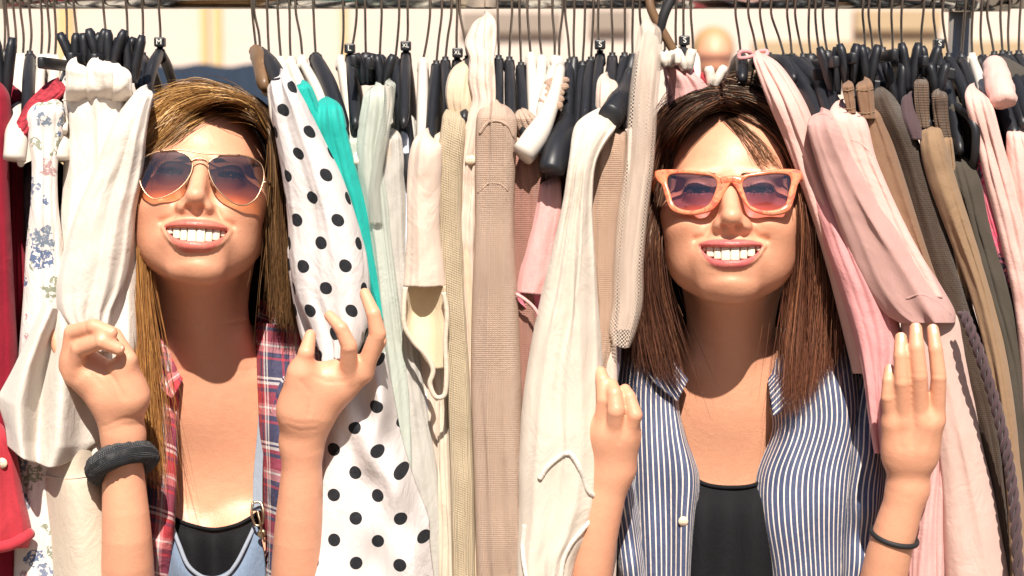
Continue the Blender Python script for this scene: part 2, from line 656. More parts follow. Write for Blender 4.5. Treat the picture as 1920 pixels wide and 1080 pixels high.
M['lens_l'] = lens_mat('blue_to_amber_lens', [(0, (.90, .66, .46)), (.22, (.72, .45, .27)), (.48, (.30, .21, .17)), (1, (.11, .10, .115))])
M['lens_r'] = lens_mat('purple_to_rose_lens', [(0, (.92, .55, .60)), (.3, (.74, .42, .50)), (.6, (.46, .33, .42)), (1, (.28, .24, .34))])
# ------------------------------------------------------------------ setting
def groundmat():
    k = NT('pale_paving')
    ob = k.obj()
    br = k.n('TexBrick')
    k.l(ob, br.inputs['Vector'])
    br.inputs['Scale'].default_value = 1.6
    br.inputs['Color1'].default_value = (.26, .21, .165, 1)
    br.inputs['Color2'].default_value = (.22, .175, .14, 1)
    br.inputs['Mortar'].default_value = (.18, .15, .12, 1)
    br.inputs['Mortar Size'].default_value = .012
    c = k.mix(k.math('MULTIPLY', k.noise(ob, 3, 6, .6), .4), br.outputs[0], (.17, .14, .11))
    k.bump(k.noise(ob, 40, 4), .3, .01)
    k.set(Base_Color=c, Roughness=.85)
    return k.m


g = Geo()
g.add([(-300, -300, 0), (300, -300, 0), (300, 300, 0), (-300, 300, 0)], [(0, 1, 2, 3)])
tag(g.obj('ground', groundmat(), smooth=False), kind='structure')


def plaster(name, a, b):
    k = NT(name)
    k.bump(k.noise(k.obj(), 12, 6, .6), .25, .02)
    k.set(Base_Color=k.mix(k.noise(k.obj(), .9, 6, .6), a, b), Roughness=.9)
    return k.m


CREAMW = plaster('cream_render', (.58, .48, .415), (.64, .54, .47))
OCHRE = plaster('ochre_trim', (.62, .40, .19), (.66, .45, .22))
NAVY = plaster('navy_tarpaulin', (.006, .016, .034), (.010, .022, .045))
STONE = plaster('sandstone', (.36, .26, .15), (.46, .34, .21))
GREYS = plaster('grey_shutter', (.25, .20, .165), (.32, .26, .21))

# far building: pale rendered wall with ochre pilasters, shutters and a sandstone plinth band
YB = 9.0
bld = empty('market_hall', (0, YB, 0))
tag(bld, 'pale rendered building with ochre pilasters far behind the rack', 'building')


def wallbox(name, x0, x1, z0, z1, y0, y1, mat, par):
    q = Geo()
    q.box(((x0 + x1) / 2, (y0 + y1) / 2, (z0 + z1) / 2), (x1 - x0, y1 - y0, z1 - z0))
    return q.obj(name, mat, par, smooth=False)


wallbox('wall', -7, 7, 0, 6.2, YB, YB + 4, CREAMW, bld)
wallbox('cornice', -7.2, 7.2, 6.2, 6.5, YB - .25, YB + 4.2, CREAMW, bld)
for px0, px1 in ((378, 392), (402, 417), (112, 140), (640, 652)):
    a, b = P(px0, 60, YB)[0], P(px1, 60, YB)[0]
    wallbox('pilaster', a, b, 0, 6.2, YB - .06, YB, OCHRE, bld)
for px0, px1, py0, py1 in ((865, 1052, 24, 62), (1105, 1180, 20, 58)):
    a, b = P(px0, py0, YB), P(px1, py1, YB)
    wallbox('shutter', a[0], b[0], b[2], a[2], YB - .05, YB, GREYS, bld)
for px0, px1, py0, py1 in ((1410, 1915, 78, 140), (1600, 1760, 20, 58)):
    a, b = P(px0, py0, YB), P(px1, py1, YB)
    wallbox('stone_band', a[0], b[0], b[2], a[2], YB - .08, YB, STONE, bld)

# navy market tarpaulin on poles behind the left shopper
YT = 5.0
tp = empty('market_awning', (P(400, 130, YT)[0], YT, 0))
tag(tp, 'dark navy tarpaulin on poles behind the shopper in aviator sunglasses', 'awning')
a, b = P(255, 122, YT), P(560, 200, YT)
n = 40
xs = np.linspace(a[0], b[0], n)
V = []
for i, x in enumerate(xs):
    wv = .02 * math.sin(i * 1.7) + .012 * math.sin(i * .6)
    V += [(x, YT + .5, a[2] + .002), (x, YT + wv * .4, a[2] + .006 * math.sin(i * .5)), (x, YT + wv, b[2] - .35)]
F = [(3 * i + j, 3 * i + 3 + j, 3 * i + 4 + j, 3 * i + 1 + j) for i in range(n - 1) for j in range(2)]
link_obj('tarpaulin', mesh_from(V, F), NAVY, tp)
for x in (a[0] + .03, b[0] - .03):
    q = Geo()
    q.tube([(x, YT + .05, 0), (x, YT + .05, a[2] + .02)], .018, 10)
    q.obj('pole', M['chrome'], tp)

# street front behind the photographer: mirrored in the lenses and chrome
sb = empty('street_building', (0, -16, 0))
tag(sb, 'warm plastered street building behind the photographer', 'building')
wallbox('wall', -14, 14, 0, 7.5, -20, -16, plaster('warm_plaster', (.42, .30, .20), (.50, .37, .25)), sb)
wallbox('roof', -14.4, 14.4, 7.5, 7.9, -20.4, -15.5, STONE, sb)
for i in range(7):
    for z_ in (1.0, 4.4):
        wallbox('window', -11.8 + i * 3.6, -10.4 + i * 3.6, z_, z_ + 1.9, -16.0, -15.94, NAVY, sb)

# ------------------------------------------------------------------ clothes rack
YR = 0.13                       # depth of the rail
ZR = P(960, 17, YR)[2] + 0.0145
rack = empty('clothes_rack', (0, YR, 0))
tag(rack, 'chrome clothes rack with one long horizontal rail', 'clothes rack')
q = Geo()
q.tube([(-1.2, YR, ZR), (-.4, YR, ZR), (.4, YR, ZR), (1.2, YR, ZR)], .0145, 24)
q.obj('rail', M['chrome'], rack)
px_post = P(1800, 60, YR + .10)[0]
for x, yy in ((px_post, YR + .10), (-1.15, YR + .10)):
    q = Geo()
    q.tube([(x, yy, 0), (x, yy, ZR - .005)], .0135, 20)
    q.obj('post', M['post'], rack)
    q = Geo()
    q.tube([(x, yy, ZR - .012), (x, yy, ZR + .018)], .019, 20)
    q.tube([(x, yy, ZR), (x, YR, ZR)], .009, 12)
    q.tube([(x - .03, YR, ZR), (x + .03, YR, ZR)], .0175, 20)
    q.obj('rail_bracket', M['chrome'], rack)
    q = Geo()
    q.box((x, yy, .03), (.06, .6, .04), bev=.006)
    q.obj('foot', M['chrome'], rack)


def text_mesh(body, size, ext=.0004):
    cu = bpy.data.curves.new('letters', 'FONT')
    cu.body = body
    cu.size = size
    cu.extrude = ext
    cu.align_x = 'CENTER'
    cu.align_y = 'CENTER'
    o = bpy.data.objects.new('letters', cu)
    COL.objects.link(o)
    dg = bpy.context.evaluated_depsgraph_get()
    me = bpy.data.meshes.new_from_object(o.evaluated_get(dg))
    bpy.data.objects.remove(o, do_unlink=True)
    return me


def hook_wire(par, bx, by, tx, yb=YR):
    """steel hook from neck at (bx,by) up and over the rail, seen crossing the rail at tx"""
    b = P(bx, by + 6, yb)
    e = P(tx, 22, YR - .017)
    R = .0175
    pts = [b, b * .55 + np.array((e[0], YR - .004, e[2])) * .45 + np.array(((random.random() - .5) * .002, 0, 0)), np.array((e[0], YR - .012, ZR - .02))]
    for t in np.linspace(-20, 215, 12):
        r = math.radians(t)
        pts.append(np.array((e[0] + (t + 20) / 235 * .002, YR - R * math.cos(r), ZR + R * math.sin(r))))
    q = Geo()
    q.tube(spline(pts, 34), .00145, 7)
    return q.obj('hook', M['wire'], par)


def size_tag(par, px, py, txt):
    c = P(px, py, YR - .008)
    q = Geo()
    q.box(c, (.0115, .013, .0105), bev=.0016)
    t = q.obj('size_tag', M['plastic_black'], par, smooth=False)
    me = text_mesh(txt, .0085 if len(txt) == 1 else .0062)
    l = link_obj('size_letters', me, M['letter'], None)
    l.rotation_euler = (math.pi / 2, 0, 0)
    l.location = (c[0], c[1] - .0069, c[2])
    l.parent = t
    return t


HANG_GROUP = 'hangers on the rail'


def hanger(label, kind, bx, by, tx, tip=None, txt=None, tagpos=None, r=.0068, ytip=-.042, cat='hanger', cap=False, ext=True):
    """coat hanger hung square to the rail: hook, neck, and two arms sloping to front and back"""
    mat = M[{'b': 'plastic_black', 'w': 'plastic_white', 'n': 'plastic_brown'}[kind]]
    nk = P(bx, by, YR)
    h = empty('hanger', nk)
    tag(h, label, cat, HANG_GROUP)
    hook_wire(h, bx, by, tx)
    tip = (tip[0] + (tip[0] - bx) * .35, tip[1] + 45) if tip and ext else tip
    tip = tip or (bx + random.uniform(-3, 3), by + random.uniform(110, 150))
    tp_ = P(tip[0], tip[1], ytip)
    n0 = P(bx, by + 14, YR)
    m1 = n0 * .80 + tp_ * .20 + np.array((0, 0, .004))
    m2 = n0 * .45 + tp_ * .55 + np.array((0, 0, .008))
    back = np.array((n0[0], 2 * YR - ytip, tp_[2]))
    bm = n0 * .5 + back * .5 + np.array((0, 0, .008))
    arm = spline([n0, m1, m2, tp_], 22)
    rad = np.interp(np.linspace(0, 1, 22), [0, .12, .5, .9, 1], [r * .72, r * .92, r * 1.05, r, r * .55])
    q = Geo()
    q.tube(arm, rad, 14, sq=(1.0, 1.25))
    q.tube(spline([n0 + np.array((0, 0, .001)), bm, back], 12), r * .95, 10)
    q.obj('arm', mat, h)
    q = Geo()
    q.tube([P(bx, by, YR), P(bx, by + 5, YR), P(bx, by + 7, YR), P(bx, by + 16, YR), P(bx, by + 24, YR - .008)], [.0036, .0036, .0055, .0062, .0066], 14)
    q.obj('neck', mat, h)
    if txt:
        size_tag(h, tagpos[0], tagpos[1], txt)
    if cap:
        # broad shaped shoulder end
        e = np.array(cap, float)
        q = Geo()
        pts = [P(*p) for p in cap[0]]
        q.tube(spline(pts, 14), np.interp(np.linspace(0, 1, 14), np.linspace(0, 1, len(cap[1])), cap[1]), 18, sq=(1, 1.5))
        q.obj('shoulder_end', mat, h)
    return h


def clip_hanger(label, bx, by, tx, clips, kind='b', bar=None):
    """trouser hanger: hook, bar and sprung pinch clips"""
    mat = M['plastic_black' if kind == 'b' else 'plastic_white']
    h = empty('clip_hanger', P(bx, by, YR))
    tag(h, label, 'hanger', HANG_GROUP)
    hook_wire(h, bx, by, tx)
    q = Geo()
    z0 = P(bx, by + 2, YR)
    q.tube([z0, P(bx, by + 8, YR), P(bx, by + 20, YR), P(bx, by + 30, YR)], [.004, .0075, .0085, .006], 14)
    q.obj('neck', mat, h)
    q = Geo()
    bz = P(bx, by + 26, YR)[2]
    q.box((z0[0], YR - .02, bz), (.007, .30, .012), bev=.002)
    q.obj('bar', mat, h)
    for cx, cy, ch, lean, yy in clips:
        top, bot = P(cx + lean, cy, yy), P(cx, cy + ch, yy)
        for sgn in (-1, 1):
            q = Geo()
            o1 = np.array((sgn * .0088, 0, 0))
            o2 = np.array((sgn * .0026, 0, 0))
            mid = top * .42 + bot * .58
            q.tube(spline([top + o1, mid + o2 * 1.6, bot + o2], 9), np.interp(np.linspace(0, 1, 9), [0, .12, .6, 1], [.0040, .0062, .0064, .0040]), 10, sq=(.85, 1.5))
            q.obj('clip_jaw', mat, h)
        q = Geo()
        m = top * .45 + bot * .55
        q.tube([m + np.array((-.008, 0, 0)), m + np.array((.008, 0, 0))], .0022, 10)
        q.obj('clip_spring', M['wire'], h)
    return h


# ------------------------------------------------------------------ garments
def interp_rows(rows, n):
    rows = np.array([list(r) + [0.0] * (4 - len(r)) for r in rows], float)
    s = spline(np.c_[rows[:, 0], rows[:, 1:]], n)
    return s


def garment_mesh(rows, yf, depth=.16, folds=((1.0, .006),), seed=1, nu=56, cap=True, twist=0, gath=None, side=.07, hem=0.0, crease=1.0, rnd=.75):
    """hanging cloth seen edge-on: rows are (py, xl, xr[, dy]) down its length; front is rounded, sides run back to the rail"""
    L = rows[-1][0] - rows[0][0]
    n = int(max(24, min(190, L / 5)))
    S = interp_rows(rows, n)
    py, xl, xr, dy = S.T
    a = np.linspace(-1, 1, nu)
    A = np.tile(a, (n, 1))
    hw = ((xr - xl) / 2)[:, None]
    xc = ((xr + xl) / 2)[:, None]
    t_top = (py - py[0])[:, None]
    hcap = np.maximum(10.0, np.mean(hw[: max(3, n // 12)]) * 1.0)
    capf = np.ones_like(t_top)
    back = np.zeros_like(t_top)
    if cap:
        q = np.clip(t_top / hcap, 0, 1)
        capf = np.sqrt(np.maximum(1e-3, 1 - (1 - q) ** 2)) * .93 + .07
        back = .030 * (1 - q) ** 2
    fr = .74
    phi = np.clip(A / fr, -1, 1) * math.pi / 2
    X = xc + hw * capf * np.sin(phi)
    hm = hw / 1800
    rr = np.minimum(hm * 1.15, .045) * rnd
    Y = yf + dy[:, None] + back + rr * (1 - np.cos(phi))
    sd = np.clip((np.abs(A) - fr) / (1 - fr), 0, 1)
    X = X - np.sign(A) * sd * hw * side
    Y = Y + sd * depth
    zz = (py / 1800)[:, None]
    xm = (X - xc) / 1800
    rng = np.random.RandomState(seed)
    D = np.zeros_like(X)
    for i, (fq, amp) in enumerate(folds):
        w1, w2, w3 = wob(seed * 7 + i), wob(seed * 11 + i + 50), wob(seed * 5 + i + 90)
        rel = (X - xc) / np.maximum(hw, 4)
        ph = rel * 2.6 * fq + 1.3 * w1(zz * 5, 0 * zz) + rng.uniform(0, 6.28) + .5 * w3(zz * 14, rel)
        s = 1 - 2 * np.abs(np.sin(ph * .5 + .4)) ** .8          # pinched ridges
        s = .6 * s + .4 * np.sin(ph)
        env = .55 + .45 * w2(zz * 7, rel * 1.5)
        D += amp * (1.15 if i == 0 else 1.7) * s * env
    w4, w5, w6 = wob(seed * 13 + 3, 9), wob(seed * 17 + 5, 9), wob(seed * 19 + 8, 9)
    ctop = 1 + 1.6 * np.exp(-t_top / 70.0)
    rid = 1 - np.abs(w5(xm * 75 + 8 * zz, zz * 34 + 10 * xm))          # sharp pulled creases
    D += crease * ctop * (.0009 * w4(xm * 110, zz * 45) + .0007 * rid + .00015 * w6(xm * 300, zz * 170))
    D *= np.clip(t_top / 10, .3, 1) if cap else 1.0
    Y = Y - D * (1 - sd * .7)
    X = X + D * 1800 * .35 * np.cos(phi) * np.sin(zz * 40 + seed)
    PY = np.tile(py[:, None], (1, nu))
    if cap:
        tl2 = rng.uniform(-1, 1)
        PY = PY + (hcap * .45 * tl2 * np.sin(phi) + hcap * .05 * np.sin(phi * 3 + seed)) * np.exp(-t_top / (hcap * 1.2))
    if hem:
        PY = PY + (hem * wob(seed + 31)(rel * 2.5, 0 * rel)) * np.linspace(0, 1, n)[:, None] ** 6
    V = PV(X, PY, Y)
    du = np.linalg.norm(np.diff(V, axis=1), axis=2)
    U = np.c_[np.zeros(n), np.cumsum(du, 1)]
    U = U - U[:, nu // 2][:, None]
    dv = np.linalg.norm(np.diff(V[:, nu // 2], axis=0), axis=1)
    Vv = np.r_[0, np.cumsum(dv)]
    UV = np.stack([U + seed * .137, np.tile(-Vv[:, None], (1, nu))], -1)
    idx = np.arange(n * nu).reshape(n, nu)
    F = np.stack([idx[:-1, :-1], idx[1:, :-1], idx[1:, 1:], idx[:-1, 1:]], -1).reshape(-1, 4)
    return V.reshape(-1, 3), F, UV.reshape(-1, 2)


GARMENTS = {}


def garment(key, name, label, mat, rows, yf, cat='garment', parent=None, group='clothes hanging on the rack', **kw):
    V, F, UV = garment_mesh(rows, yf, **kw)
    o = link_obj(name, mesh_from(V, F, name, True, UV), M[mat], parent)
    sm = o.modifiers.new('thick', 'SOLIDIFY')
    sm.thickness = .0012
    sm.offset = 0
    if parent is None:
        tag(o, label, cat, group)
    GARMENTS[key] = o
    return o


def sheet(name, rows, mat, parent=None, nu=60, nv=80, folds=.002, fs=(40, 25), seed=1, thick=.0012, uvrot=False, uvs=1.0, planar=False, lin=False):
    """cloth lofted through rows of (px, py, y) control points"""
    m = min(len(r) for r in rows)
    R = np.array([[P(*q) for q in r] for r in rows])
    A = np.stack([spline(r, nu) for r in R])
    B = np.stack([spline(A[:, j], nv) for j in range(nu)], 1)
    if lin:
        tt = np.linspace(0, len(A) - 1, nv)
        i0 = np.clip(tt.astype(int), 0, len(A) - 2)
        ff = (tt - i0)[:, None, None]
        B = .25 * B + .75 * (A[i0] * (1 - ff) + A[i0 + 1] * ff)
    du = np.linalg.norm(np.diff(B, axis=1), axis=2)
    U = np.c_[np.zeros(nv), np.cumsum(du, 1)]
    dv = np.linalg.norm(np.diff(B, axis=0), axis=2)
    Vv = np.r_[np.zeros((1, nu)), np.cumsum(dv, 0)]
    Um = np.mean(U, 0)[None] * .7 + U * .3
    w1, w2 = wob(seed, 9), wob(seed + 9, 7)
    D = folds * (w1(B[..., 0] * fs[0], B[..., 2] * fs[1]) + .6 * w2(B[..., 0] * fs[0] * 2.3, B[..., 2] * fs[1] * 2.1))
    B = B.copy()
    B[..., 1] -= D
    UV = np.stack([Um, -Vv], -1) * uvs + seed * .0
    if planar:
        UV = np.stack([B[..., 0] * 1.02, B[..., 2]], -1)
    if uvrot:
        UV = UV[..., ::-1]
    idx = np.arange(nv * nu).reshape(nv, nu)
    F = np.stack([idx[:-1, :-1], idx[1:, :-1], idx[1:, 1:], idx[:-1, 1:]], -1).reshape(-1, 4)
    o = link_obj(name, mesh_from(B.reshape(-1, 3), F, name, True, UV.reshape(-1, 2)), M[mat], parent)
    sm = o.modifiers.new('thick', 'SOLIDIFY')
    sm.thickness = thick
    sm.offset = 0
    return o


def snap(objs, pts, off):
    """photo positions -> points lying on the nearest of the given cloth surfaces"""
    trees = []
    for o in objs:
        me = o.data
        co = np.empty(len(me.vertices) * 3, np.float32)
        me.vertices.foreach_get('co', co)
        trees.append(BVHTree.FromPolygons([Vector(c) for c in co.reshape(-1, 3)], [tuple(p.vertices) for p in me.polygons]))
    c0 = Vector((0, CAM_Y, CAM_Z))
    out = []
    for q in pts:
        w_ = P(*q)
        d = (Vector(w_) - c0).normalized()
        best = None
        for t in trees:
            h = t.ray_cast(c0, d)
            if h[0] is not None and (best is None or h[3] < best):
                best = h[3]
        out.append(np.array(c0 + d * (best - off)) if best is not None else w_)
    return out


def cord(name, pts, r, mat, parent=None, n=40, sides=8, wobble=0.0, seed=0, on=None):
    if on:
        dense = spline(np.array([[q[0], q[1], q[2]] for q in pts]), n)
        p = np.array(snap(on, dense, float(np.mean(r)) * .4))
        k_ = np.array((.25, .5, .25))
        for _ in range(3):
            p[1:-1] = .25 * p[:-2] + .5 * p[1:-1] + .25 * p[2:]
    else:
        p = spline([P(*q) for q in pts], n)
    if wobble:
        rg = np.random.RandomState(seed)
        p = p + rg.normal(0, wobble, p.shape)
    g_ = Geo()
    g_.tube(p, r, sides)
    d = np.r_[0, np.cumsum(np.linalg.norm(np.diff(p, axis=0), axis=1))]
    uv = np.stack([np.tile(np.arange(sides) / sides * 6.28 * np.mean(r) + .010, (n, 1)), np.tile(d[:, None] + .009, (1, sides))], -1).reshape(-1, 2)
    return link_obj(name, mesh_from(g_.v, g_.f, name, True, uv), M[mat], parent)


def lump(o, amp, freq, seed=1):
    me = o.data
    co = np.empty(len(me.vertices) * 3, np.float32)
    me.vertices.foreach_get('co', co)
    co = co.reshape(-1, 3)
    c = co.mean(0)
    f1, f2 = wob(seed, 8), wob(seed + 4, 8)
    d = f1(co[:, 0] * freq, co[:, 2] * freq) + .6 * f2(co[:, 2] * freq * 2.2, co[:, 1] * freq * 2)
    dr = co - c
    dr /= np.linalg.norm(dr, axis=1)[:, None] + 1e-6
    co = co + dr * (amp * d)[:, None]
    me.vertices.foreach_set('co', co.astype(np.float32).ravel())
    me.update()
    return o


def button(parent, px, py, y, r=.005, mat='button', on=None):
    c = P(px, py, y)
    if on:
        c = snap(on, [(px, py, y)], 0)[0]
    g_ = Geo()
    g_.tube([c, c + np.array((0, -.0008, 0)), c + np.array((0, -.0018, 0)), c + np.array((0, -.0022, 0)), c + np.array((0, -.0018, 0))],
            [r * .9, r, r, r * .86, r * .72], 20)
    for a_, b_ in ((-1, -1), (1, 1), (-1, 1), (1, -1)):
        g_.tube([c + np.array((a_ * r * .22, -.0019, b_ * r * .22)), c + np.array((a_ * r * .22, -.0024, b_ * r * .22))], r * .1, 6)
    return g_.obj('button', M[mat], parent)
# ------------------------------------------------------------------ hangers, left to right
random.seed(5)
BK, WH = 'black plastic hanger', 'white plastic hanger'
H = [
    # kind, neck x, neck y, x where the hook meets the rail, tip, size, tag position, label
    ('w', 29, 100, 24, (27, 250), None, None, 'leftmost white plastic hanger, at the crimson garment'),
    ('w', 43, 100, 37, (40, 262), None, None, 'white plastic hanger just right of the leftmost white one'),
    ('b', 56, 95, 54, (52, 185), None, None, 'black hanger neck above the red lace strap'),
    ('w', 77, 102, 76, (72, 215), None, None, 'white hanger with rounded shoulder above the blue floral blouse'),
    ('w', 103, 103, 101, (100, 205), None, None, 'white hanger beside the left edge of the white trousers'),
    ('w', 126, 102, 123, (122, 200), None, None, 'white hanger directly left of the first trouser clip'),
    ('b', 268, 98, 266, (262, 170), None, None, 'black hanger between the white trousers and the tag marked M'),
    ('b', 300, 86, 297, (272, 178), 'M', (300, 79), 'black hanger with size tag M by the cream sleeve'),
    ('n', 480, 84, 472, (497, 165), None, None, 'brown and black hanger right of the hair of the shopper in aviators'),
    ('b', 488, 88, 476, (527, 146), None, None, 'black hanger whose arm carries the polka dot blouse'),
    ('w', 505, 106, 500, (515, 190), None, None, 'white hanger behind the polka dot blouse shoulder, leftmost'),
    ('w', 527, 106, 520, (545, 180), None, None, 'white hanger behind the polka dot blouse, second from left'),
    ('w', 545, 106, 542, (575, 200), None, None, 'white hanger left of the teal blouse strap'),
    ('w', 567, 103, 554, (612, 215), None, None, 'white hanger just left of the thick black arm over teal'),
    ('b', 592, 98, 587, (632, 205), None, None, 'thick black hanger arm above the teal blouse'),
    ('w', 640, 103, 643, (662, 262), None, None, 'white hanger arm with a black rubber end, right of teal'),
    ('b', 657, 96, 668, (664, 190), 'L', (656, 91), 'black hanger with size tag L'),
    ('b', 741, 106, 748, (762, 292), None, None, 'long black hanger arm left of the cream short sleeve'),
    ('b', 761, 92, 764, (758, 190), 'XL', (761, 86), 'black hanger with the left one of two XL tags'),
    ('w', 793, 108, 806, (792, 260), None, None, 'white hanger above the cream short sleeve'),
    ('b', 818, 113, 828, (808, 252), None, None, 'long black hanger arm over the cream short sleeve shoulder'),
    ('b', 835, 106, 846, (842, 205), None, None, 'black hanger partly behind the beige rumpled shoulder'),
    ('b', 857, 106, 857, (860, 200), 'XL', (858, 99), 'black hanger with the right one of two XL tags'),
    ('b', 877, 104, 862, (872, 180), None, None, 'black hanger behind the tall blush collar'),
    ('b', 935, 103, 933, (934, 192), None, None, 'black hanger just right of the tall blush collar'),
    ('b', 955, 106, 960, (957, 200), None, None, 'black hanger, middle of the three above the beige knit'),
    ('b', 977, 116, 974, (982, 215), None, None, 'black hanger, rightmost of the three above the beige knit'),
    ('w', 995, 98, 989, (1000, 215), None, None, 'white hanger, left of the pair beside the rolled knit strap'),
    ('w', 1016, 103, 1011, (1012, 215), None, None, 'white hanger, right of the pair beside the rolled knit strap'),
    ('w', 1048, 105, 1055, (1022, 178), None, None, 'white hanger whose arm carries the rolled knit strap'),
    ('b', 1068, 110, 1060, (1064, 245), None, None, 'black hanger right of the rolled knit strap'),
    ('b', 1092, 114, 1097, (1084, 230), None, None, 'black hanger between the rolled knit strap and tag S'),
    ('b', 1108, 106, 1113, (1098, 200), None, None, 'black hanger just left of the S tag in the middle'),
    ('b', 1125, 94, 1122, (1118, 190), 'S', (1125, 84), 'black hanger with size tag S left of the net garment'),
    ('b', 1148, 98, 1147, (1144, 175), None, None, 'black hanger just right of the middle S tag'),
    ('b', 1171, 98, 1172, (1150, 205), None, None, 'black hanger with a broad shaped arm beside the net garment'),
    ('b', 1205, 90, 1200, (1180, 190), None, None, 'black hanger behind the top of the net garment'),
    ('w', 1268, 86, 1268, (1262, 170), None, None, 'white hanger above the dark-haired shopper, left'),
    ('b', 1281, 84, 1282, (1280, 160), 'S', (1283, 76), 'black hanger with a half hidden tag above the dark hair'),
    ('w', 1300, 93, 1296, (1306, 165), None, None, 'white hanger above the dark-haired shopper, right'),
    ('b', 1389, 95, 1380, (1392, 190), None, None, 'black hanger under the pink ribbon bow, left'),
    ('b', 1420, 98, 1404, (1440, 190), None, None, 'black hanger under the pink ribbon bow, right'),
    ('b', 1441, 98, 1426, (1490, 190), None, None, 'black hanger behind the rose pink blouse shoulder'),
    ('b', 1471, 101, 1447, (1532, 215), None, None, 'long sloping black hanger left of the pink tee'),
    ('b', 1485, 100, 1477, (1565, 200), None, None, 'long sloping black hanger reaching the pink tee shoulder'),
    ('b', 1506, 100, 1492, (1545, 180), None, None, 'black hanger left of the first brown trouser clip'),
    ('b', 1539, 102, 1530, (1560, 170), None, None, 'black hanger behind the first brown trouser clip'),
    ('b', 1578, 102, 1570, (1600, 180), None, None, 'black hanger between the brown trouser clips'),
    ('b', 1637, 96, 1630, (1660, 190), None, None, 'black hanger behind the dark brown trousers'),
    ('b', 1655, 88, 1650, (1680, 205), None, None, 'black hanger right of the light brown waistband'),
    ('b', 1692, 96, 1692, (1700, 190), None, None, 'black hanger left of the plum trim'),
    ('b', 1728, 92, 1733, (1738, 190), None, None, 'black hanger left of the right S tag'),
    ('b', 1758, 92, 1752, (1790, 240), 'S', (1760, 82), 'black hanger with size tag S above the tan trousers'),
    ('b', 1779, 99, 1769, (1820, 205), None, None, 'black hanger right of the right S tag'),
    ('b', 1803, 99, 1811, (1830, 190), None, None, 'black hanger in front of the chrome post'),
    ('w', 1823, 99, 1826, (1845, 180), None, None, 'white hanger beside the rolled pink sleeve'),
    ('b', 1843, 102, 1842, (1888, 215), None, None, 'black hanger whose arm carries the rolled pink sleeve'),
    ('b', 1864, 96, 1853, (1905, 190), None, None, 'black hanger behind the rolled pink sleeve'),
    ('b', 1880, 94, 1878, (1915, 180), None, None, 'black hanger third from the right frame edge'),
    ('b', 1892, 96, 1894, (1928, 180), None, None, 'black hanger second from the right frame edge'),
    ('b', 1910, 94, 1915, (1940, 180), None, None, 'black hanger nearest the right frame edge'),
]
for kd, bx, by, tx, tip, txt, tpos, lab in H:
    r_ = random.uniform(.0055, .0066)
    if bx in (592, 741, 1471, 1485, 1843):
        r_ = .0085
    if by in (84, 88) and bx < 500:
        r_ = .0085
    nohead = not (1255 < bx < 1450 or bx in (480, 268, 300))
    hg = hanger(lab, kd, bx, by, tx, tip if nohead or bx < 500 else (tip[0], min(tip[1], 150)), txt, tpos, r=r_, ext=nohead, ytip=-.042 if nohead else .03)
# broad shaped hangers whose ends face the camera
def shaped_end(label, kind, pts, rads, hook):
    mat = M['plastic_black' if kind == 'b' else 'plastic_white']
    h = empty('shaped_hanger', P(*pts[0]))
    tag(h, label, 'hanger', HANG_GROUP)
    hook_wire(h, *hook)
    q = Geo()
    p = spline([P(*a) for a in pts], 20)
    q.tube(p, np.interp(np.linspace(0, 1, 20), np.linspace(0, 1, len(rads)), rads), 22, sq=(1, 1.2))
    q.obj('arm', mat, h)
    q = Geo()
    q.tube([P(hook[0], hook[1], YR), P(hook[0], hook[1] + 12, YR), P(*pts[0])], [.004, .006, rads[0]], 12)
    q.obj('neck', mat, h)
    return h


shaped_end('broad black hanger end showing beside the white ruffled blouse', 'b', [(1070, 190, .08), (1062, 240, .0), (1046, 275, -.055), (1036, 312, -.078), (1034, 322, -.08)], [.007, .0095, .0125, .0138, .0128], (1076, 106, 1077))
shaped_end('broad black hanger end beside the net garment', 'b', [(1182, 140, .06), (1170, 175, .01), (1156, 205, -.04), (1143, 222, -.055)], [.007, .009, .0135, .0125], (1186, 100, 1187))
shaped_end('broad white hanger end below the rolled knit strap', 'w', [(1050, 130, .08), (1044, 160, .02), (1034, 195, -.02), (1012, 245, -.055), (988, 280, -.072), (979, 290, -.075)], [.006, .0065, .0068, .0090, .0125, .0118], (1040, 104, 1036))
shaped_end('broad white hanger end at the left, under the red lace strap', 'w', [(40, 180, .08), (32, 225, .0), (30, 270, -.045), (27, 300, -.05)], [.007, .009, .012, .0115], (14, 100, 10))
shaped_end('broad white hanger end beside the blue floral blouse', 'w', [(122, 190, .08), (115, 230, .02), (112, 270, -.03), (110, 300, -.035)], [.007, .009, .012, .0115], (90, 101, 88))

# pinch-clip trouser hangers
clip_hanger('black clip hanger at the left frame edge', 8, 92, 6, [(8, 70, 120, 0, -.01)])
clip_hanger('black clip hanger holding the white trousers at left', 146, 100, 138, [(140, 62, 58, -12, .01), (163, 62, 58, 10, .005)])
clip_hanger('black clip hanger holding the white trousers, middle', 197, 92, 193, [(186, 54, 56, -4, .0), (206, 56, 72, 12, .0)])
clip_hanger('black clip hanger holding the white trousers at right', 238, 94, 236, [(232, 70, 56, 4, .02), (247, 66, 90, 4, .01)])
clip_hanger('black clip hanger above the mint gauze dress', 686, 96, 684, [(686, 100, 60, -2, .02), (718, 102, 58, 4, .02)])
clip_hanger('black clip hanger right of the L tag', 712, 100, 715, [(702, 108, 52, 0, .05)])
clip_hanger('black clip hanger above the light brown waistband', 1520, 98, 1518, [(1566, 88, 90, -14, .0), (1592, 82, 80, -2, -.01), (1628, 84, 75, 2, -.01)])
clip_hanger('black clip hanger above the dark brown trousers', 1551, 92, 1544, [(1612, 98, 60, 6, .02)])
clip_hanger('black clip hanger above the plum trim', 1622, 86, 1619, [(1686, 118, 95, -10, -.01), (1706, 80, 92, 0, -.01)])
clip_hanger('black clip hanger above the tan trousers', 1674, 97, 1673, [(1738, 86, 60, 6, .0), (1756, 118, 60, 2, -.01)])
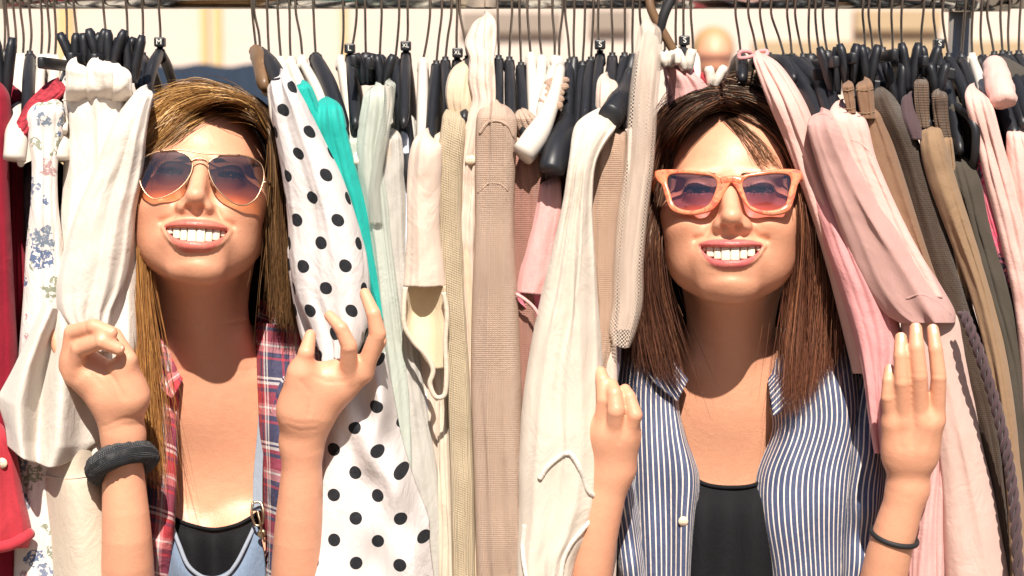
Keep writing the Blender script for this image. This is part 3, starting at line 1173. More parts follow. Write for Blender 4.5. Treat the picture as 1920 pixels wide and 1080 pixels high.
clip_hanger('white clip hanger above the dark-haired shopper', 1247, 92, 1246, [(1252, 96, 30, -4, .02), (1288, 92, 40, -6, .02), (1336, 124, 40, 8, .04)], kind='w')
# cross bars of the clip hangers, seen end on at right
for (x0, y0, x1, y1, lab) in ((1530, 140, 1640, 132, 'black hanger cross bar behind the light brown waistband'), (1640, 162, 1706, 166, 'black hanger cross bar beside the plum trim'), (1712, 128, 1782, 136, 'black hanger cross bar under the right S tag')):
    q = Geo()
    a, b = P(x0, y0, .04), P(x1, y1, .0)
    d = b - a
    ang = math.atan2(d[2], d[0])
    R = np.array([[math.cos(ang), 0, -math.sin(ang)], [0, 1, 0], [math.sin(ang), 0, math.cos(ang)]])
    q.box((a + b) / 2, (np.linalg.norm(d), .006, .0125), R, bev=.002)
    tag(q.obj('hanger_bar', M['plastic_black'], smooth=False), lab, 'hanger', HANG_GROUP)
# black bent wire hanger end at right
tag(cord('wire_hanger', [(1776, 190, .05), (1800, 205, .0), (1822, 225, -.05), (1829, 245, -.055), (1828, 290, -.05), (1820, 330, -.03)], .0045, 'plastic_black'), 'bent black hanger end beside the pink floral blouse', 'hanger', HANG_GROUP)
# diagonal black straps crossing the rail above the net garment
tag(cord('strap', [(1262, -10, YR - .03), (1244, 30, YR - .035), (1232, 80, YR - .03)], .0055, 'black_cord', n=12), 'black strap crossing the rail beside the net garment', 'strap')
tag(cord('strap', [(1216, -10, YR - .03), (1222, 20, YR - .033), (1266, 100, YR - .03)], .0050, 'plastic_brown', n=12), 'brown strap crossing behind the black strap at the rail', 'strap')
# ------------------------------------------------------------------ garments, left to right: rows are (py, left, right[, depth shift])
G = garment
G('crimson', 'crimson_top', 'deep crimson knit garment at the left frame edge', 'crimson', [(150, -60, 10), (200, -60, 20), (300, -60, 16), (500, -60, 24), (700, -60, 34), (900, -60, 38), (1250, -60, 40)], -.045, folds=((2, .004), (5.4, 0.0018)), seed=3)
G('crimson2', 'crimson_top', 'second crimson garment tucked behind the first at the left edge', 'crimson', [(155, 0, 40), (230, 5, 42), (400, 10, 45), (800, 10, 60), (1250, 10, 70)], .02, folds=((2, .004), (5.4, 0.0018)), seed=4)
sh = G('coral', 'coral_shirt', 'coral red shirt with rolled cuff and button at lower left', 'coral', [(790, -70, 4), (850, -70, 30), (920, -70, 42), (1000, -70, 58), (1028, -70, 52)], -.085, folds=((2.2, .005), (5.9, 0.0023)), seed=5, hem=3)
cord('rolled_cuff', [(-70, 1024, -.095), (-20, 1028, -.11), (25, 1020, -.112), (56, 1000, -.10)], .006, 'coral', sh, n=24, sides=12, on=[sh])
button(sh, 4, 868, -.125, .0055, on=[sh])
G('maroon', 'maroon_dress', 'dark maroon garment under the coral cuff', 'crimson', [(900, -50, 40), (1250, -50, 50)], -.02, seed=6)
G('mauve', 'mauve_blouse', 'mauve grey top in shade behind the blue floral blouse', 'mauve', [(300, 10, 140), (400, 15, 135), (700, 20, 140), (1250, 20, 140)], .03, folds=((3, .005), (8.1, 0.0023)), seed=7)
G('lace', 'red_lace_top', 'red lace shoulder strap draped over white hangers', 'lace', [(152, 95, 128, .03), (170, 76, 122, .02), (195, 50, 100, .01), (225, 34, 78), (256, 14, 56, -.003)], -.045, depth=.08, folds=((2, .003), (5.4, 0.0014)), seed=8, nu=40)
G('lace2', 'coral_lace_top', 'coral lace edge between the red lace and white trousers', 'lace', [(152, 90, 124), (185, 84, 118), (230, 70, 110)], -.01, depth=.1, seed=9, nu=40)
fl = G('floral', 'floral_blouse', 'white blouse with blue floral print beside the white trousers', 'floral_blue', [(182, 78, 124, .01), (215, 52, 120), (250, 52, 118), (300, 60, 108), (380, 58, 108), (460, 50, 118), (560, 44, 124), (700, 34, 128), (1250, 20, 130)], -.055, folds=((2.2, .006), (5.9, 0.0027)), seed=10)
G('inner1', 'pale_lilac_top', 'pale lilac top hanging under the cream sleeve at left', 'white2', [(640, 40, 130), (800, 50, 130), (1250, 60, 120)], -.02, folds=((3, .006), (8.1, 0.0027)), seed=11)
tr = G('trouser', 'white_trousers', 'white trousers hung by their waistband from black clips', 'trouser_white', [(120, 124, 244, .01), (160, 120, 246), (190, 120, 250), (260, 120, 262), (360, 118, 262), (470, 105, 262), (620, 100, 260), (1250, 100, 260)], -.055, folds=((3.2, .010), (1.2, .006)), seed=12, depth=.14)
for i, (x0, x1, yt) in enumerate(((124, 166, 114), (162, 211, 110), (206, 246, 126))):
    V, F, UV = garment_mesh([(yt, x0, x1), (140, x0 - 1, x1 + 1), (170, x0 - 1, x1 + 2, .002), (190, x0 - 1, x1 + 2, .016)], -.066, depth=.03, folds=((1.5, .003), (4, .0015)), seed=20 + i, nu=36, rnd=.55, crease=2.2)
    link_obj('waistband_fold', mesh_from(V, F, 'fold', True, UV), M['trouser_white'], tr)
cord('waistband_seam', [(118, 188, -.068), (150, 187, -.078), (185, 187, -.080), (215, 190, -.078), (244, 196, -.066)], .0009, 'trouser_white', tr, n=30, on=[tr])
# cream sleeve gathered by the hand at left
cs = G('sleeve', 'cream_blouse', 'cream blouse sleeve pulled aside by the hand with the scrunchie', 'white', [(164, 262, 290, .02), (200, 232, 282, .01), (250, 204, 274), (320, 176, 268), (400, 142, 254), (470, 120, 248), (540, 104, 236), (590, 112, 214), (625, 135, 206), (660, 148, 206)], -.078, folds=((2.0, .007), (4.2, .004)), seed=13, depth=.05, nu=70)
sheet('flared_cuff', [
    [(84, 562, -.088), (96, 576, -.100), (108, 580, -.086), (120, 600, -.085), (132, 618, -.07), (142, 628, -.06)],
    [(58, 622, -.085), (78, 618, -.108), (98, 626, -.082), (124, 634, -.098), (150, 652, -.072), (176, 668, -.06)],
    [(26, 690, -.080), (52, 690, -.110), (82, 692, -.076), (116, 696, -.102), (152, 714, -.074), (186, 724, -.06)],
    [(-6, 748, -.075), (36, 764, -.112), (74, 768, -.074), (112, 778, -.104), (152, 784, -.072), (194, 792, -.06)],
    [(10, 800, -.080), (38, 824, -.114), (70, 836, -.076), (108, 840, -.104), (148, 838, -.074), (188, 824, -.06)],
    [(14, 836, -.082), (44, 860, -.114), (72, 868, -.080), (96, 876, -.100), (136, 862, -.076), (176, 834, -.06)]],
    'white', cs, folds=.0022, fs=(34, 22), seed=4, nv=90, nu=80, lin=True)
sheet('lower_sleeve', [
    [(96, 800, -.02), (110, 810, -.05), (140, 815, -.072), (165, 815, -.06), (180, 815, -.02)],
    [(74, 888, -.02), (88, 890, -.055), (130, 893, -.078), (175, 886, -.062), (192, 880, -.02)],
    [(76, 900, -.02), (90, 902, -.058), (135, 905, -.080), (182, 898, -.065), (198, 890, -.02)],
    [(84, 1000, -.02), (100, 1000, -.058), (150, 1000, -.082), (202, 1000, -.066), (220, 1000, -.02)],
    [(92, 1120, -.02), (108, 1120, -.058), (160, 1120, -.082), (222, 1120, -.066), (240, 1120, -.02)]],
    'cream', cs, folds=.0018, fs=(22, 10), seed=9, nv=60)
cord('sleeve_seam', [(76, 892, -.056), (110, 896, -.074), (135, 897, -.0805), (175, 891, -.068), (194, 884, -.03)], .0009, 'cream', cs)

# polka dot blouse
pk = G('polka', 'polka_dot_blouse', 'white blouse with black polka dots held by the shopper in aviators', 'polka', [(137, 508, 542, .015), (165, 506, 556, .005), (200, 510, 576), (260, 518, 606), (330, 530, 640), (410, 540, 668), (490, 544, 690), (560, 556, 694), (610, 580, 690), (650, 596, 676), (690, 606, 655)], -.085, folds=((1.7, .008), (3.5, .003)), seed=15, depth=.05, nu=70)
sheet('lower_panel', [
    [(604, 690, -.06), (622, 700, -.075), (650, 705, -.08), (675, 690, -.085), (700, 668, -.085), (722, 660, -.06)],
    [(600, 760, -.06), (622, 765, -.075), (655, 770, -.09), (685, 762, -.078), (712, 750, -.095), (738, 740, -.05)],
    [(608, 830, -.062), (632, 835, -.08), (660, 842, -.082), (690, 842, -.10), (722, 832, -.08), (752, 815, -.05)],
    [(585, 900, -.065), (618, 905, -.08), (655, 910, -.086), (695, 912, -.085), (738, 905, -.10), (776, 895, -.05)],
    [(566, 980, -.068), (608, 985, -.082), (655, 990, -.088), (705, 990, -.092), (755, 985, -.085), (804, 972, -.055)],
    [(552, 1050, -.07), (600, 1055, -.084), (655, 1060, -.09), (710, 1060, -.086), (765, 1055, -.095), (806, 1020, -.06)],
    [(530, 1140, -.07), (590, 1140, -.084), (655, 1140, -.09), (720, 1140, -.09), (780, 1140, -.09), (822, 1140, -.06)]],
    'polka', pk, folds=.004, fs=(34, 20), seed=6, nu=80, nv=110, planar=True)
V, F, UV = garment_mesh([(455, 538, 580), (500, 540, 582), (600, 556, 592), (650, 568, 600)], -.045, depth=.04, seed=31, nu=36)
link_obj('sleeve_lining', mesh_from(V, F, 'lin', True, UV), M['polka'], pk)

# teal blouse
tl_ = G('teal', 'teal_blouse', 'bright teal blouse hanging beside the polka dot blouse', 'teal', [(183, 596, 636, .01), (220, 586, 646), (270, 590, 656), (330, 602, 672), (400, 622, 692), (470, 640, 700), (540, 668, 712), (600, 690, 722)], -.052, folds=((1.6, .006), (4, .002)), seed=16, depth=.08)
V, F, UV = garment_mesh([(152, 553, 578), (180, 556, 592), (220, 575, 606), (260, 590, 620)], -.05, depth=.04, folds=((2, .004), (5.4, 0.0018)), seed=17, nu=36)
link_obj('shoulder_strap', mesh_from(V, F, 'st', True, UV), M['teal'], tl_)
G('ltblue', 'pale_blue_top', 'pale blue top under the white hanger with rubber end', 'pale_blue', [(268, 652, 686), (320, 655, 690), (500, 690, 730), (700, 752, 800), (900, 770, 806), (1250, 775, 815)], -.03, folds=((1.5, .004), (4.1, 0.0018)), seed=18)
G('mint', 'mint_gauze_dress', 'mint grey gauze dress with net edge right of teal', 'mint', [(160, 684, 722, .01), (190, 680, 724), (240, 672, 722), (300, 670, 716), (380, 680, 728), (470, 696, 736), (600, 706, 752), (750, 722, 768), (1250, 735, 780)], -.05, folds=((2.2, .005), (5.9, 0.0023)), seed=19)
G('net_grey', 'grey_net_layer', 'grey net layer beside the mint gauze dress', 'net_grey', [(150, 722, 742), (200, 720, 738), (280, 704, 724), (360, 692, 712), (420, 694, 716)], -.056, depth=.04, folds=((1.4, .003), (3.8, 0.0014)), seed=21, nu=34)
G('grey', 'grey_marl_top', 'grey marl top left of the cream short sleeve', 'grey', [(242, 716, 750, .005), (290, 708, 756), (360, 708, 760), (500, 712, 766), (700, 728, 790), (900, 740, 822), (1250, 760, 850)], -.042, folds=((2.4, .005), (6.5, 0.0023)), seed=22)
G('fillb', 'pale_cream_dress', 'pale cream dress hanging low beside the polka dot panel', 'blush2', [(285, 745, 775), (400, 745, 780), (700, 770, 850), (900, 780, 856), (1250, 790, 860)], -.028, folds=((2, .006), (5.4, 0.0027)), seed=23)
# cream short sleeve with its open end
sl = G('cream', 'cream_tee', 'cream tee whose short sleeve hangs open at its hem', 'blush2', [(250, 784, 826, .01), (285, 770, 828), (350, 764, 826), (430, 764, 824), (500, 760, 832), (540, 757, 836)], -.068, folds=((1.5, .005), (4.1, 0.0023)), seed=24, depth=.03, hem=3)
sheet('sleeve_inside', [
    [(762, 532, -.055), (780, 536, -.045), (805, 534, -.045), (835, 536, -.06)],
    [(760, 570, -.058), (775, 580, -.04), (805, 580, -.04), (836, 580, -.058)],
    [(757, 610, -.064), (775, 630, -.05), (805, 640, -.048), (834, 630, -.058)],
    [(765, 625, -.066), (785, 655, -.056), (812, 690, -.052), (835, 690, -.058)]], 'ochre', sl, nu=40, nv=40, folds=.001)  # ochre stands in for the shade within the open sleeve
cord('sleeve_hem', [(760, 538, -.07), (757, 575, -.073), (759, 612, -.074), (775, 640, -.073), (800, 668, -.072), (812, 695, -.072), (806, 720, -.072), (818, 745, -.072), (832, 742, -.071), (837, 700, -.070), (835, 640, -.068), (838, 585, -.068), (832, 548, -.068)], .0026, 'cream', sl, n=80, wobble=.00008)
G('beige_sh', 'beige_blouse', 'rumpled beige blouse shoulder behind the XL tag', 'sand', [(110, 862, 892, .03), (140, 842, 892, .01), (180, 836, 890), (230, 845, 886), (300, 850, 880)], -.03, folds=((2, .007), (5.4, 0.0032)), seed=25, crease=2)
G('khaki', 'khaki_cardigan', 'khaki ribbed knit cardigan left of the beige pink knit', 'khaki', [(204, 832, 870, .01), (240, 828, 872), (300, 820, 868), (400, 818, 866), (550, 826, 872), (700, 838, 880), (900, 846, 888), (1250, 850, 892)], -.055, folds=((1.6, .004), (4.3, 0.0018)), seed=26)
G('khaki2', 'sand_cardigan', 'sand cardigan edge right of the khaki ribbed knit', 'sand', [(420, 858, 890), (600, 862, 896), (800, 872, 904), (1250, 880, 910)], -.046, folds=((1.3, .003), (3.5, 0.0014)), seed=27)
bl = G('blush', 'blush_blouse', 'blush cotton blouse with tall crumpled collar and buttons', 'blush2', [(26, 896, 922, .05), (48, 884, 930, .03), (80, 872, 930, .015), (110, 880, 926, .005), (150, 878, 928), (190, 886, 928), (230, 872, 920), (300, 864, 902), (400, 852, 900), (480, 850, 896), (560, 866, 894), (670, 872, 892)], -.045, folds=((1.6, .009), (4, .004)), seed=28, crease=3.2)
button(bl, 882, 300, -.066, .0055, on=[bl])
G('pinkin', 'dusty_pink_top', 'dusty pink top between the tan cardigan and beige knit', 'pink_tee', [(480, 866, 900), (620, 870, 900), (900, 884, 915), (1250, 890, 920)], -.035, folds=((2, .004), (5.4, 0.0018)), seed=29)
kn = G('knit', 'beige_knit_jumper', 'beige pink knit jumper sleeve hanging in the middle of the rack', 'beige_knit', [(190, 902, 962, .012), (225, 894, 968), (300, 892, 966), (420, 892, 962), (560, 886, 970), (700, 884, 976), (900, 890, 980), (1250, 900, 992)], -.075, folds=((1.5, .007), (3.4, .004)), seed=30, nu=64)
cord('collar_seam', [(900, 250, -.078), (912, 232, -.092), (932, 226, -.096), (952, 236, -.09), (962, 256, -.08)], .0018, 'beige_knit', kn, on=[kn])
cord('sleeve_seam', [(896, 362, -.082), (915, 345, -.094), (938, 345, -.097), (952, 358, -.093)], .0010, 'beige_knit', kn, on=[kn])
G('terra', 'terracotta_knit_top', 'terracotta knit top right of the beige pink knit', 'terracotta', [(255, 960, 1012, .01), (300, 956, 1014), (400, 958, 1022), (520, 958, 1012), (700, 966, 1010), (1250, 975, 1020)], -.052, folds=((1.6, .005), (4.3, 0.0023)), seed=32)
G('terra2', 'blush_knit_top', 'blush knit shoulder behind the white broad hanger end', 'beige_knit', [(205, 962, 992), (240, 968, 1020), (300, 990, 1040), (420, 1000, 1050), (700, 990, 1040), (1250, 1000, 1040)], -.035, folds=((2, .005), (5.4, 0.0023)), seed=33)
# rolled knit strap on the white hanger
hx = []
ax0, ax1 = P(1046, 152, .028), P(1031, 200, -.024)
for t in np.linspace(0, 1, 70):
    c_ = ax0 * (1 - t) + ax1 * t
    an = t * 2 * math.pi * 4.2
    hx.append(c_ + np.array((math.cos(an), .9 * math.sin(an), .25 * math.sin(an))) * (.0088 + .0012 * math.sin(t * 9)))
g_ = Geo()
g_.tube(hx, .0040, 10)
hx = np.array(hx)
dd = np.r_[0, np.cumsum(np.linalg.norm(np.diff(hx, axis=0), axis=1))]
rk = link_obj('rolled_knit_strap', mesh_from(g_.v, g_.f, 'roll', True, np.stack([np.tile(np.arange(10) * .0025, (70, 1)), np.tile(dd[:, None], (1, 10))], -1).reshape(-1, 2)), M['tan_knit'])
lump(rk, .0005, 400, 3)
tag(rk, 'rolled tan knit strap wrapped round a white hanger arm', 'garment', 'clothes hanging on the rack')
te = G('pinktee', 'pink_tee', 'light pink tee with short sleeve beside the white ruffled blouse', 'pink_tee', [(330, 1014, 1050, .01), (380, 1008, 1052), (450, 990, 1046), (520, 972, 1036), (552, 968, 1026)], -.062, folds=((1.4, .004), (3.8, 0.0018)), seed=34, depth=.03, hem=2)
sheet('sleeve_inside', [[(968, 548, -.064), (990, 552, -.05), (1026, 552, -.06)], [(970, 562, -.06), (1000, 580, -.045), (1024, 575, -.055)], [(985, 575, -.055), (1005, 605, -.045), (1018, 610, -.05)]], 'pink_in', te, nu=24, nv=24, folds=.001)
cord('sleeve_hem', [(968, 551, -.066), (985, 562, -.070), (1002, 578, -.071), (1014, 600, -.07)], .0018, 'pink_tee', te)
G('fillc', 'plum_slip', 'plum slip in shade under the light pink tee', 'pink_in', [(560, 985, 1020), (640, 985, 1015), (760, 985, 1010)], -.03, seed=35)
# white ruffled blouse
wb = G('wblouse', 'white_ruffled_blouse', 'white blouse with gathered trim hanging in front of the hidden hand', 'white2', [(212, 1112, 1172, .03), (240, 1080, 1150, .01), (300, 1068, 1118), (380, 1056, 1110), (470, 1036, 1114), (560, 1014, 1120), (660, 994, 1128), (760, 980, 1132), (850, 974, 1134), (900, 972, 1130), (950, 972, 1124), (1010, 970, 1104), (1060, 970, 1078), (1250, 970, 1060)], -.095, folds=((1.6, .009), (3.6, .004)), seed=36, depth=.05, nu=76)
cord('gathered_trim', [(1012, 898, -.128), (1026, 876, -.130), (1044, 860, -.130), (1066, 850, -.126), (1078, 862, -.122), (1092, 890, -.12), (1104, 922, -.12), (1122, 934, -.118)], .0027, 'white', wb, n=90, sides=9, wobble=.00008, seed=3, on=[wb])
cord('gathered_trim', [(1122, 934, -.118), (1112, 966, -.12), (1090, 996, -.12), (1070, 1020, -.118), (1056, 1050, -.115), (1050, 1095, -.11)], .0027, 'white', wb, n=80, sides=9, wobble=.00008, seed=4, on=[wb])
cord('gathered_trim', [(984, 985, -.122), (980, 1020, -.124), (982, 1050, -.122), (990, 1095, -.12)], .0027, 'white', wb, n=60, sides=9, wobble=.00008, seed=5, on=[wb])
G('tanknit', 'tan_knit_jumper', 'tan knit jumper between the white ruffled and net garments', 'tan_knit', [(232, 1118, 1172, .01), (270, 1106, 1176), (380, 1100, 1172), (500, 1104, 1160), (640, 1110, 1150), (800, 1060, 1120), (1250, 1060, 1110)], -.055, folds=((1.6, .006), (4.3, 0.0027)), seed=37)
G('cream_v', 'cream_collar_blouse', 'cream collared blouse shoulder left of the net garment', 'blush2', [(142, 1122, 1158, .02), (180, 1118, 1158), (230, 1120, 1166), (300, 1156, 1176), (400, 1160, 1180)], -.03, folds=((1.5, .005), (4.1, 0.0023)), seed=38)
G('mauve2', 'mauve_slip', 'mauve slip showing between net garment and dark hair', 'mauve', [(600, 1128, 1165), (680, 1130, 1162), (760, 1130, 1150)], -.02, folds=((2, .005), (5.4, 0.0023)), seed=39)
nt_ = G('net', 'net_cardigan', 'cream net garment hanging from the rail left of dark hair', 'net', [(40, 1202, 1238, .05), (70, 1196, 1240, .03), (120, 1188, 1238, .01), (200, 1178, 1232), (300, 1172, 1226), (400, 1158, 1214), (500, 1150, 1206), (570, 1148, 1204), (620, 1142, 1192), (650, 1150, 1180)], -.065, folds=((1.3, .006), (3, .003)), seed=40, depth=.04, hem=4)
V, F, UV = garment_mesh([(60, 1204, 1236, .03), (120, 1196, 1232), (200, 1188, 1226), (300, 1182, 1218), (400, 1170, 1206), (500, 1160, 1196), (570, 1158, 1194), (618, 1154, 1184)], -.05, depth=.05, folds=((1.5, .004), (4.1, 0.0018)), seed=41)
link_obj('lining', mesh_from(V, F, 'lin', True, UV), M['blush2'], nt_)
G('pinkclip', 'pink_skirt', 'pink cloth held by white clips above the dark hair', 'pink_tee', [(112, 1240, 1262, .02), (135, 1245, 1300), (170, 1250, 1330), (230, 1250, 1340)], .02, folds=((3, .006), (8.1, 0.0027)), seed=42)
G('maroonclip', 'maroon_skirt', 'maroon cloth edge above the dark hair', 'coral', [(120, 1262, 1300), (160, 1270, 1330), (220, 1270, 1330)], .035, folds=((3, .006), (8.1, 0.0027)), seed=43)

# ---- right of the second shopper
rs = G('rose', 'rose_pink_blouse', 'rose pink blouse tied with a ribbon bow beside dark hair', 'pink_pale', [(98, 1408, 1440, .03), (130, 1418, 1470, .015), (190, 1440, 1508), (260, 1470, 1535), (340, 1500, 1562), (430, 1530, 1602), (520, 1556, 1640, .01), (700, 1600, 1680, .03)], -.05, folds=((1.8, .006), (4, .003)), seed=44, depth=.08)
G('rose2', 'rose_pink_skirt', 'deep rose pink cloth hanging behind the fingers at right', 'pink_sat', [(250, 1470, 1540, .03), (380, 1520, 1600, .01), (470, 1550, 1630), (560, 1580, 1672), (640, 1604, 1690), (700, 1618, 1680), (790, 1630, 1680), (850, 1640, 1680)], -.062, folds=((2.4, .007), (5, .003)), seed=45, depth=.06)
for pts in ([(1412, 104, .06), (1400, 96, .05), (1388, 98, .05), (1386, 108, .05), (1400, 108, .045), (1414, 104, .05)], [(1412, 104, .06), (1424, 96, .05), (1438, 96, .05), (1436, 104, .045), (1420, 107, .05), (1412, 104, .05)], [(1414, 104, .05), (1424, 120, .04), (1430, 150, .03)], [(1412, 104, .05), (1432, 125, .03), (1446, 165, .02)]):
    cord('ribbon_bow', pts, .0022, 'pink_sat', rs, n=24)
wf = G('waffle', 'pink_waffle_jumper', 'pink waffle knit jumper sleeve held by the hand at right', 'pink_waffle', [(208, 1514, 1562, .012), (245, 1516, 1578), (310, 1534, 1612), (390, 1560, 1660), (470, 1590, 1720), (540, 1622, 1766), (585, 1656, 1790), (606, 1690, 1790)], -.085, folds=((1.5, .009), (3.4, .003)), seed=46, depth=.05, nu=70)
cord('cuff_seam', [(1700, 560, -.112), (1726, 552, -.118), (1756, 566, -.116), (1782, 590, -.104)], .0010, 'pink_waffle', wf, on=[wf])
cord('collar_seam', [(1516, 236, -.088), (1526, 220, -.098), (1546, 214, -.10), (1560, 224, -.094)], .0015, 'pink_waffle', wf, on=[wf])
pt = G('paletee', 'powder_pink_tee', 'powder pink tee overlapping the pink waffle jumper', 'pink_pale', [(194, 1554, 1612, .012), (230, 1556, 1626), (290, 1580, 1640), (360, 1610, 1668), (440, 1644, 1706), (510, 1690, 1744), (560, 1720, 1768)], -.078, folds=((1.5, .008), (3.6, .003)), seed=47, depth=.06, hem=4)
cord('sleeve_seam', [(1596, 262, -.108), (1612, 268, -.112), (1626, 280, -.108), (1634, 292, -.10)], .0008, 'pink_pale', pt, on=[pt])
lp = G('longpink', 'pale_pink_dress', 'long pale pink jersey hanging below the hand at right', 'pink_long', [(550, 1690, 1780, .01), (600, 1690, 1800), (640, 1690, 1812), (720, 1720, 1824), (820, 1752, 1838), (920, 1764, 1862), (1020, 1768, 1884), (1250, 1780, 1930)], -.068, folds=((1.0, .005), (2.2, .002)), seed=48, nu=64)
G('lowpink', 'pink_scarf', 'pink cloth strip left of the long pale pink jersey', 'pink_tee', [(820, 1740, 1776), (900, 1724, 1772), (1000, 1708, 1770), (1250, 1690, 1770)], -.058, folds=((2, .006), (5.4, 0.0027)), seed=49, depth=.06)
br = G('brown', 'light_brown_trousers', 'light brown trousers hung from black clips by a waistband', 'brown', [(196, 1594, 1642), (240, 1608, 1664), (300, 1626, 1684), (400, 1660, 1716), (500, 1702, 1750), (600, 1740, 1790), (1250, 1860, 1900)], -.055, folds=((1.8, .006), (4.9, 0.0027)), seed=50)
for i, (x0, x1, yt, yb) in enumerate(((1578, 1600, 152, 212), (1603, 1636, 148, 222))):
    V, F, UV = garment_mesh([(yt, x0, x1), ((yt + yb) / 2, x0 + 4, x1 + 3), (yb, x0 + 12, x1 + 5)], -.064, depth=.03, folds=((1.6, .003), (4, .001)), seed=51 + i, nu=36, crease=2.0, rnd=.5)
    wbd = link_obj('waistband', mesh_from(V, F, 'wb', True, UV), M['brown'], br)
    for q_ in (.28, .86):
        yy_ = yt + (yb - yt) * q_
        cord('stitch_line', [(x0 + 6 * q_, yy_, -.07), ((x0 + x1) / 2 + 6 * q_, yy_ + 1, -.08), (x1 + 4 * q_, yy_ - 2, -.07)], .0006, 'tan', wbd, n=16, sides=6, on=[wbd])
G('dkbrown', 'dark_brown_coat', 'dark brown wool coat right of the light brown trousers', 'dark_brown', [(164, 1636, 1664, .02), (210, 1640, 1694), (290, 1672, 1732), (400, 1700, 1768), (520, 1730, 1806), (640, 1776, 1842), (780, 1822, 1876), (950, 1856, 1900), (1250, 1880, 1930)], -.05, folds=((1.6, .006), (4.3, 0.0027)), seed=53)
G('plum', 'plum_fringe_top', 'plum fringed edge under the clips at right', 'braid', [(172, 1694, 1722, .01), (220, 1690, 1730), (262, 1706, 1734)], -.052, depth=.06, folds=((3, .005), (8.1, 0.0023)), seed=54, crease=3, nu=36)
G('snake', 'mottled_scarf', 'mottled brown strap hanging from a clip beside the plum fringe', 'mottled', [(146, 1714, 1740), (200, 1716, 1742), (240, 1724, 1744)], -.045, depth=.05, folds=((3, .004), (8.1, 0.0018)), seed=55, crease=3, nu=32)
G('snake2', 'mottled_belt', 'mottled tan strap under the right S tag', 'mottled', [(168, 1746, 1776), (220, 1752, 1778), (300, 1768, 1790)], -.04, depth=.05, folds=((3, .004), (8.1, 0.0018)), seed=56, crease=3, nu=32)
G('tan', 'tan_trousers', 'tan trousers between dark brown coat and charcoal garment', 'tan', [(230, 1728, 1760, .012), (270, 1726, 1772), (330, 1738, 1790), (440, 1778, 1826), (560, 1822, 1862), (700, 1856, 1892), (900, 1886, 1916), (1250, 1900, 1940)], -.062, folds=((1.5, .005), (4.1, 0.0023)), seed=57)
G('charcoal', 'charcoal_cardigan', 'charcoal olive cardigan right of the tan trousers', 'charcoal', [(292, 1776, 1818, .012), (340, 1782, 1838), (440, 1812, 1862), (560, 1846, 1896), (680, 1874, 1926), (900, 1890, 1960), (1250, 1900, 1990)], -.052, folds=((1.8, .006), (4.9, 0.0027)), seed=58)
G('black2', 'black_dress', 'black dress in shade behind the charcoal cardigan', 'charcoal', [(190, 1776, 1820), (300, 1800, 1850), (500, 1830, 1900), (1250, 1850, 1960)], .0, folds=((2, .006), (5.4, 0.0027)), seed=59)
G('floralp', 'pink_floral_blouse', 'red and pink floral blouse near the right frame edge', 'floral_pink', [(265, 1822, 1860, .01), (320, 1826, 1866), (400, 1836, 1886), (480, 1856, 1920), (560, 1890, 1950), (1250, 1930, 1990)], -.045, folds=((1.8, .006), (4.9, 0.0027)), seed=60)
G('pinks', 'pale_pink_jumper', 'pale pink sleeve sloping past the pink floral blouse', 'pink_pale', [(164, 1808, 1850, .012), (200, 1812, 1862), (270, 1832, 1880), (350, 1850, 1904), (450, 1876, 1930), (600, 1906, 1960), (1250, 1940, 1990)], -.06, folds=((1.4, .005), (3.8, 0.0023)), seed=61)
rp = cord('rolled_pink_sleeve', [(1862, 118, .02), (1872, 150, -.02), (1880, 180, -.045), (1884, 196, -.05)], np.interp(np.linspace(0, 1, 22), [0, .06, .2, .34, .48, .62, .76, .9, 1], [.006, .0122, .0130, .0142, .0134, .0144, .0132, .0140, .0105]), 'pink_pale', None, n=22, sides=22)
lump(rp, .0009, 260, 5)
tag(rp, 'rolled pale pink sleeve pushed up a black hanger arm', 'garment', 'clothes hanging on the rack')
G('pinkr', 'blush_pink_shirt', 'blush pink shirt at the right frame edge', 'pink_pale', [(236, 1888, 1930, .012), (290, 1888, 1950), (400, 1896, 1970), (600, 1916, 1990), (1250, 1950, 2010)], -.055, folds=((1.6, .005), (4.3, 0.0023)), seed=62)
G('indigo', 'indigo_top', 'dark indigo shoulder behind the rolled pink sleeve', 'charcoal', [(110, 1840, 1900, .02), (160, 1850, 1950), (300, 1880, 1990), (700, 1900, 2010)], .03, seed=63)
# plum braid running down the dark brown coat
bp = spline([P(1806, 585, -.092), P(1828, 640, -.098), P(1858, 730, -.094), (P(1884, 830, -.09)), P(1900, 930, -.088), P(1912, 1120, -.086)], 150)
for ph in (0, 2.09, 4.19):
    g_ = Geo()
    t = np.linspace(0, 46, 150)
    off = np.stack([  .0036 * np.sin(t + ph), .0024 * np.cos(t + ph), 0 * t], -1)
    g_.tube(bp + off, .0027, 6)
    g_.obj('braid_strand', M['braid'], GARMENTS['dkbrown'])

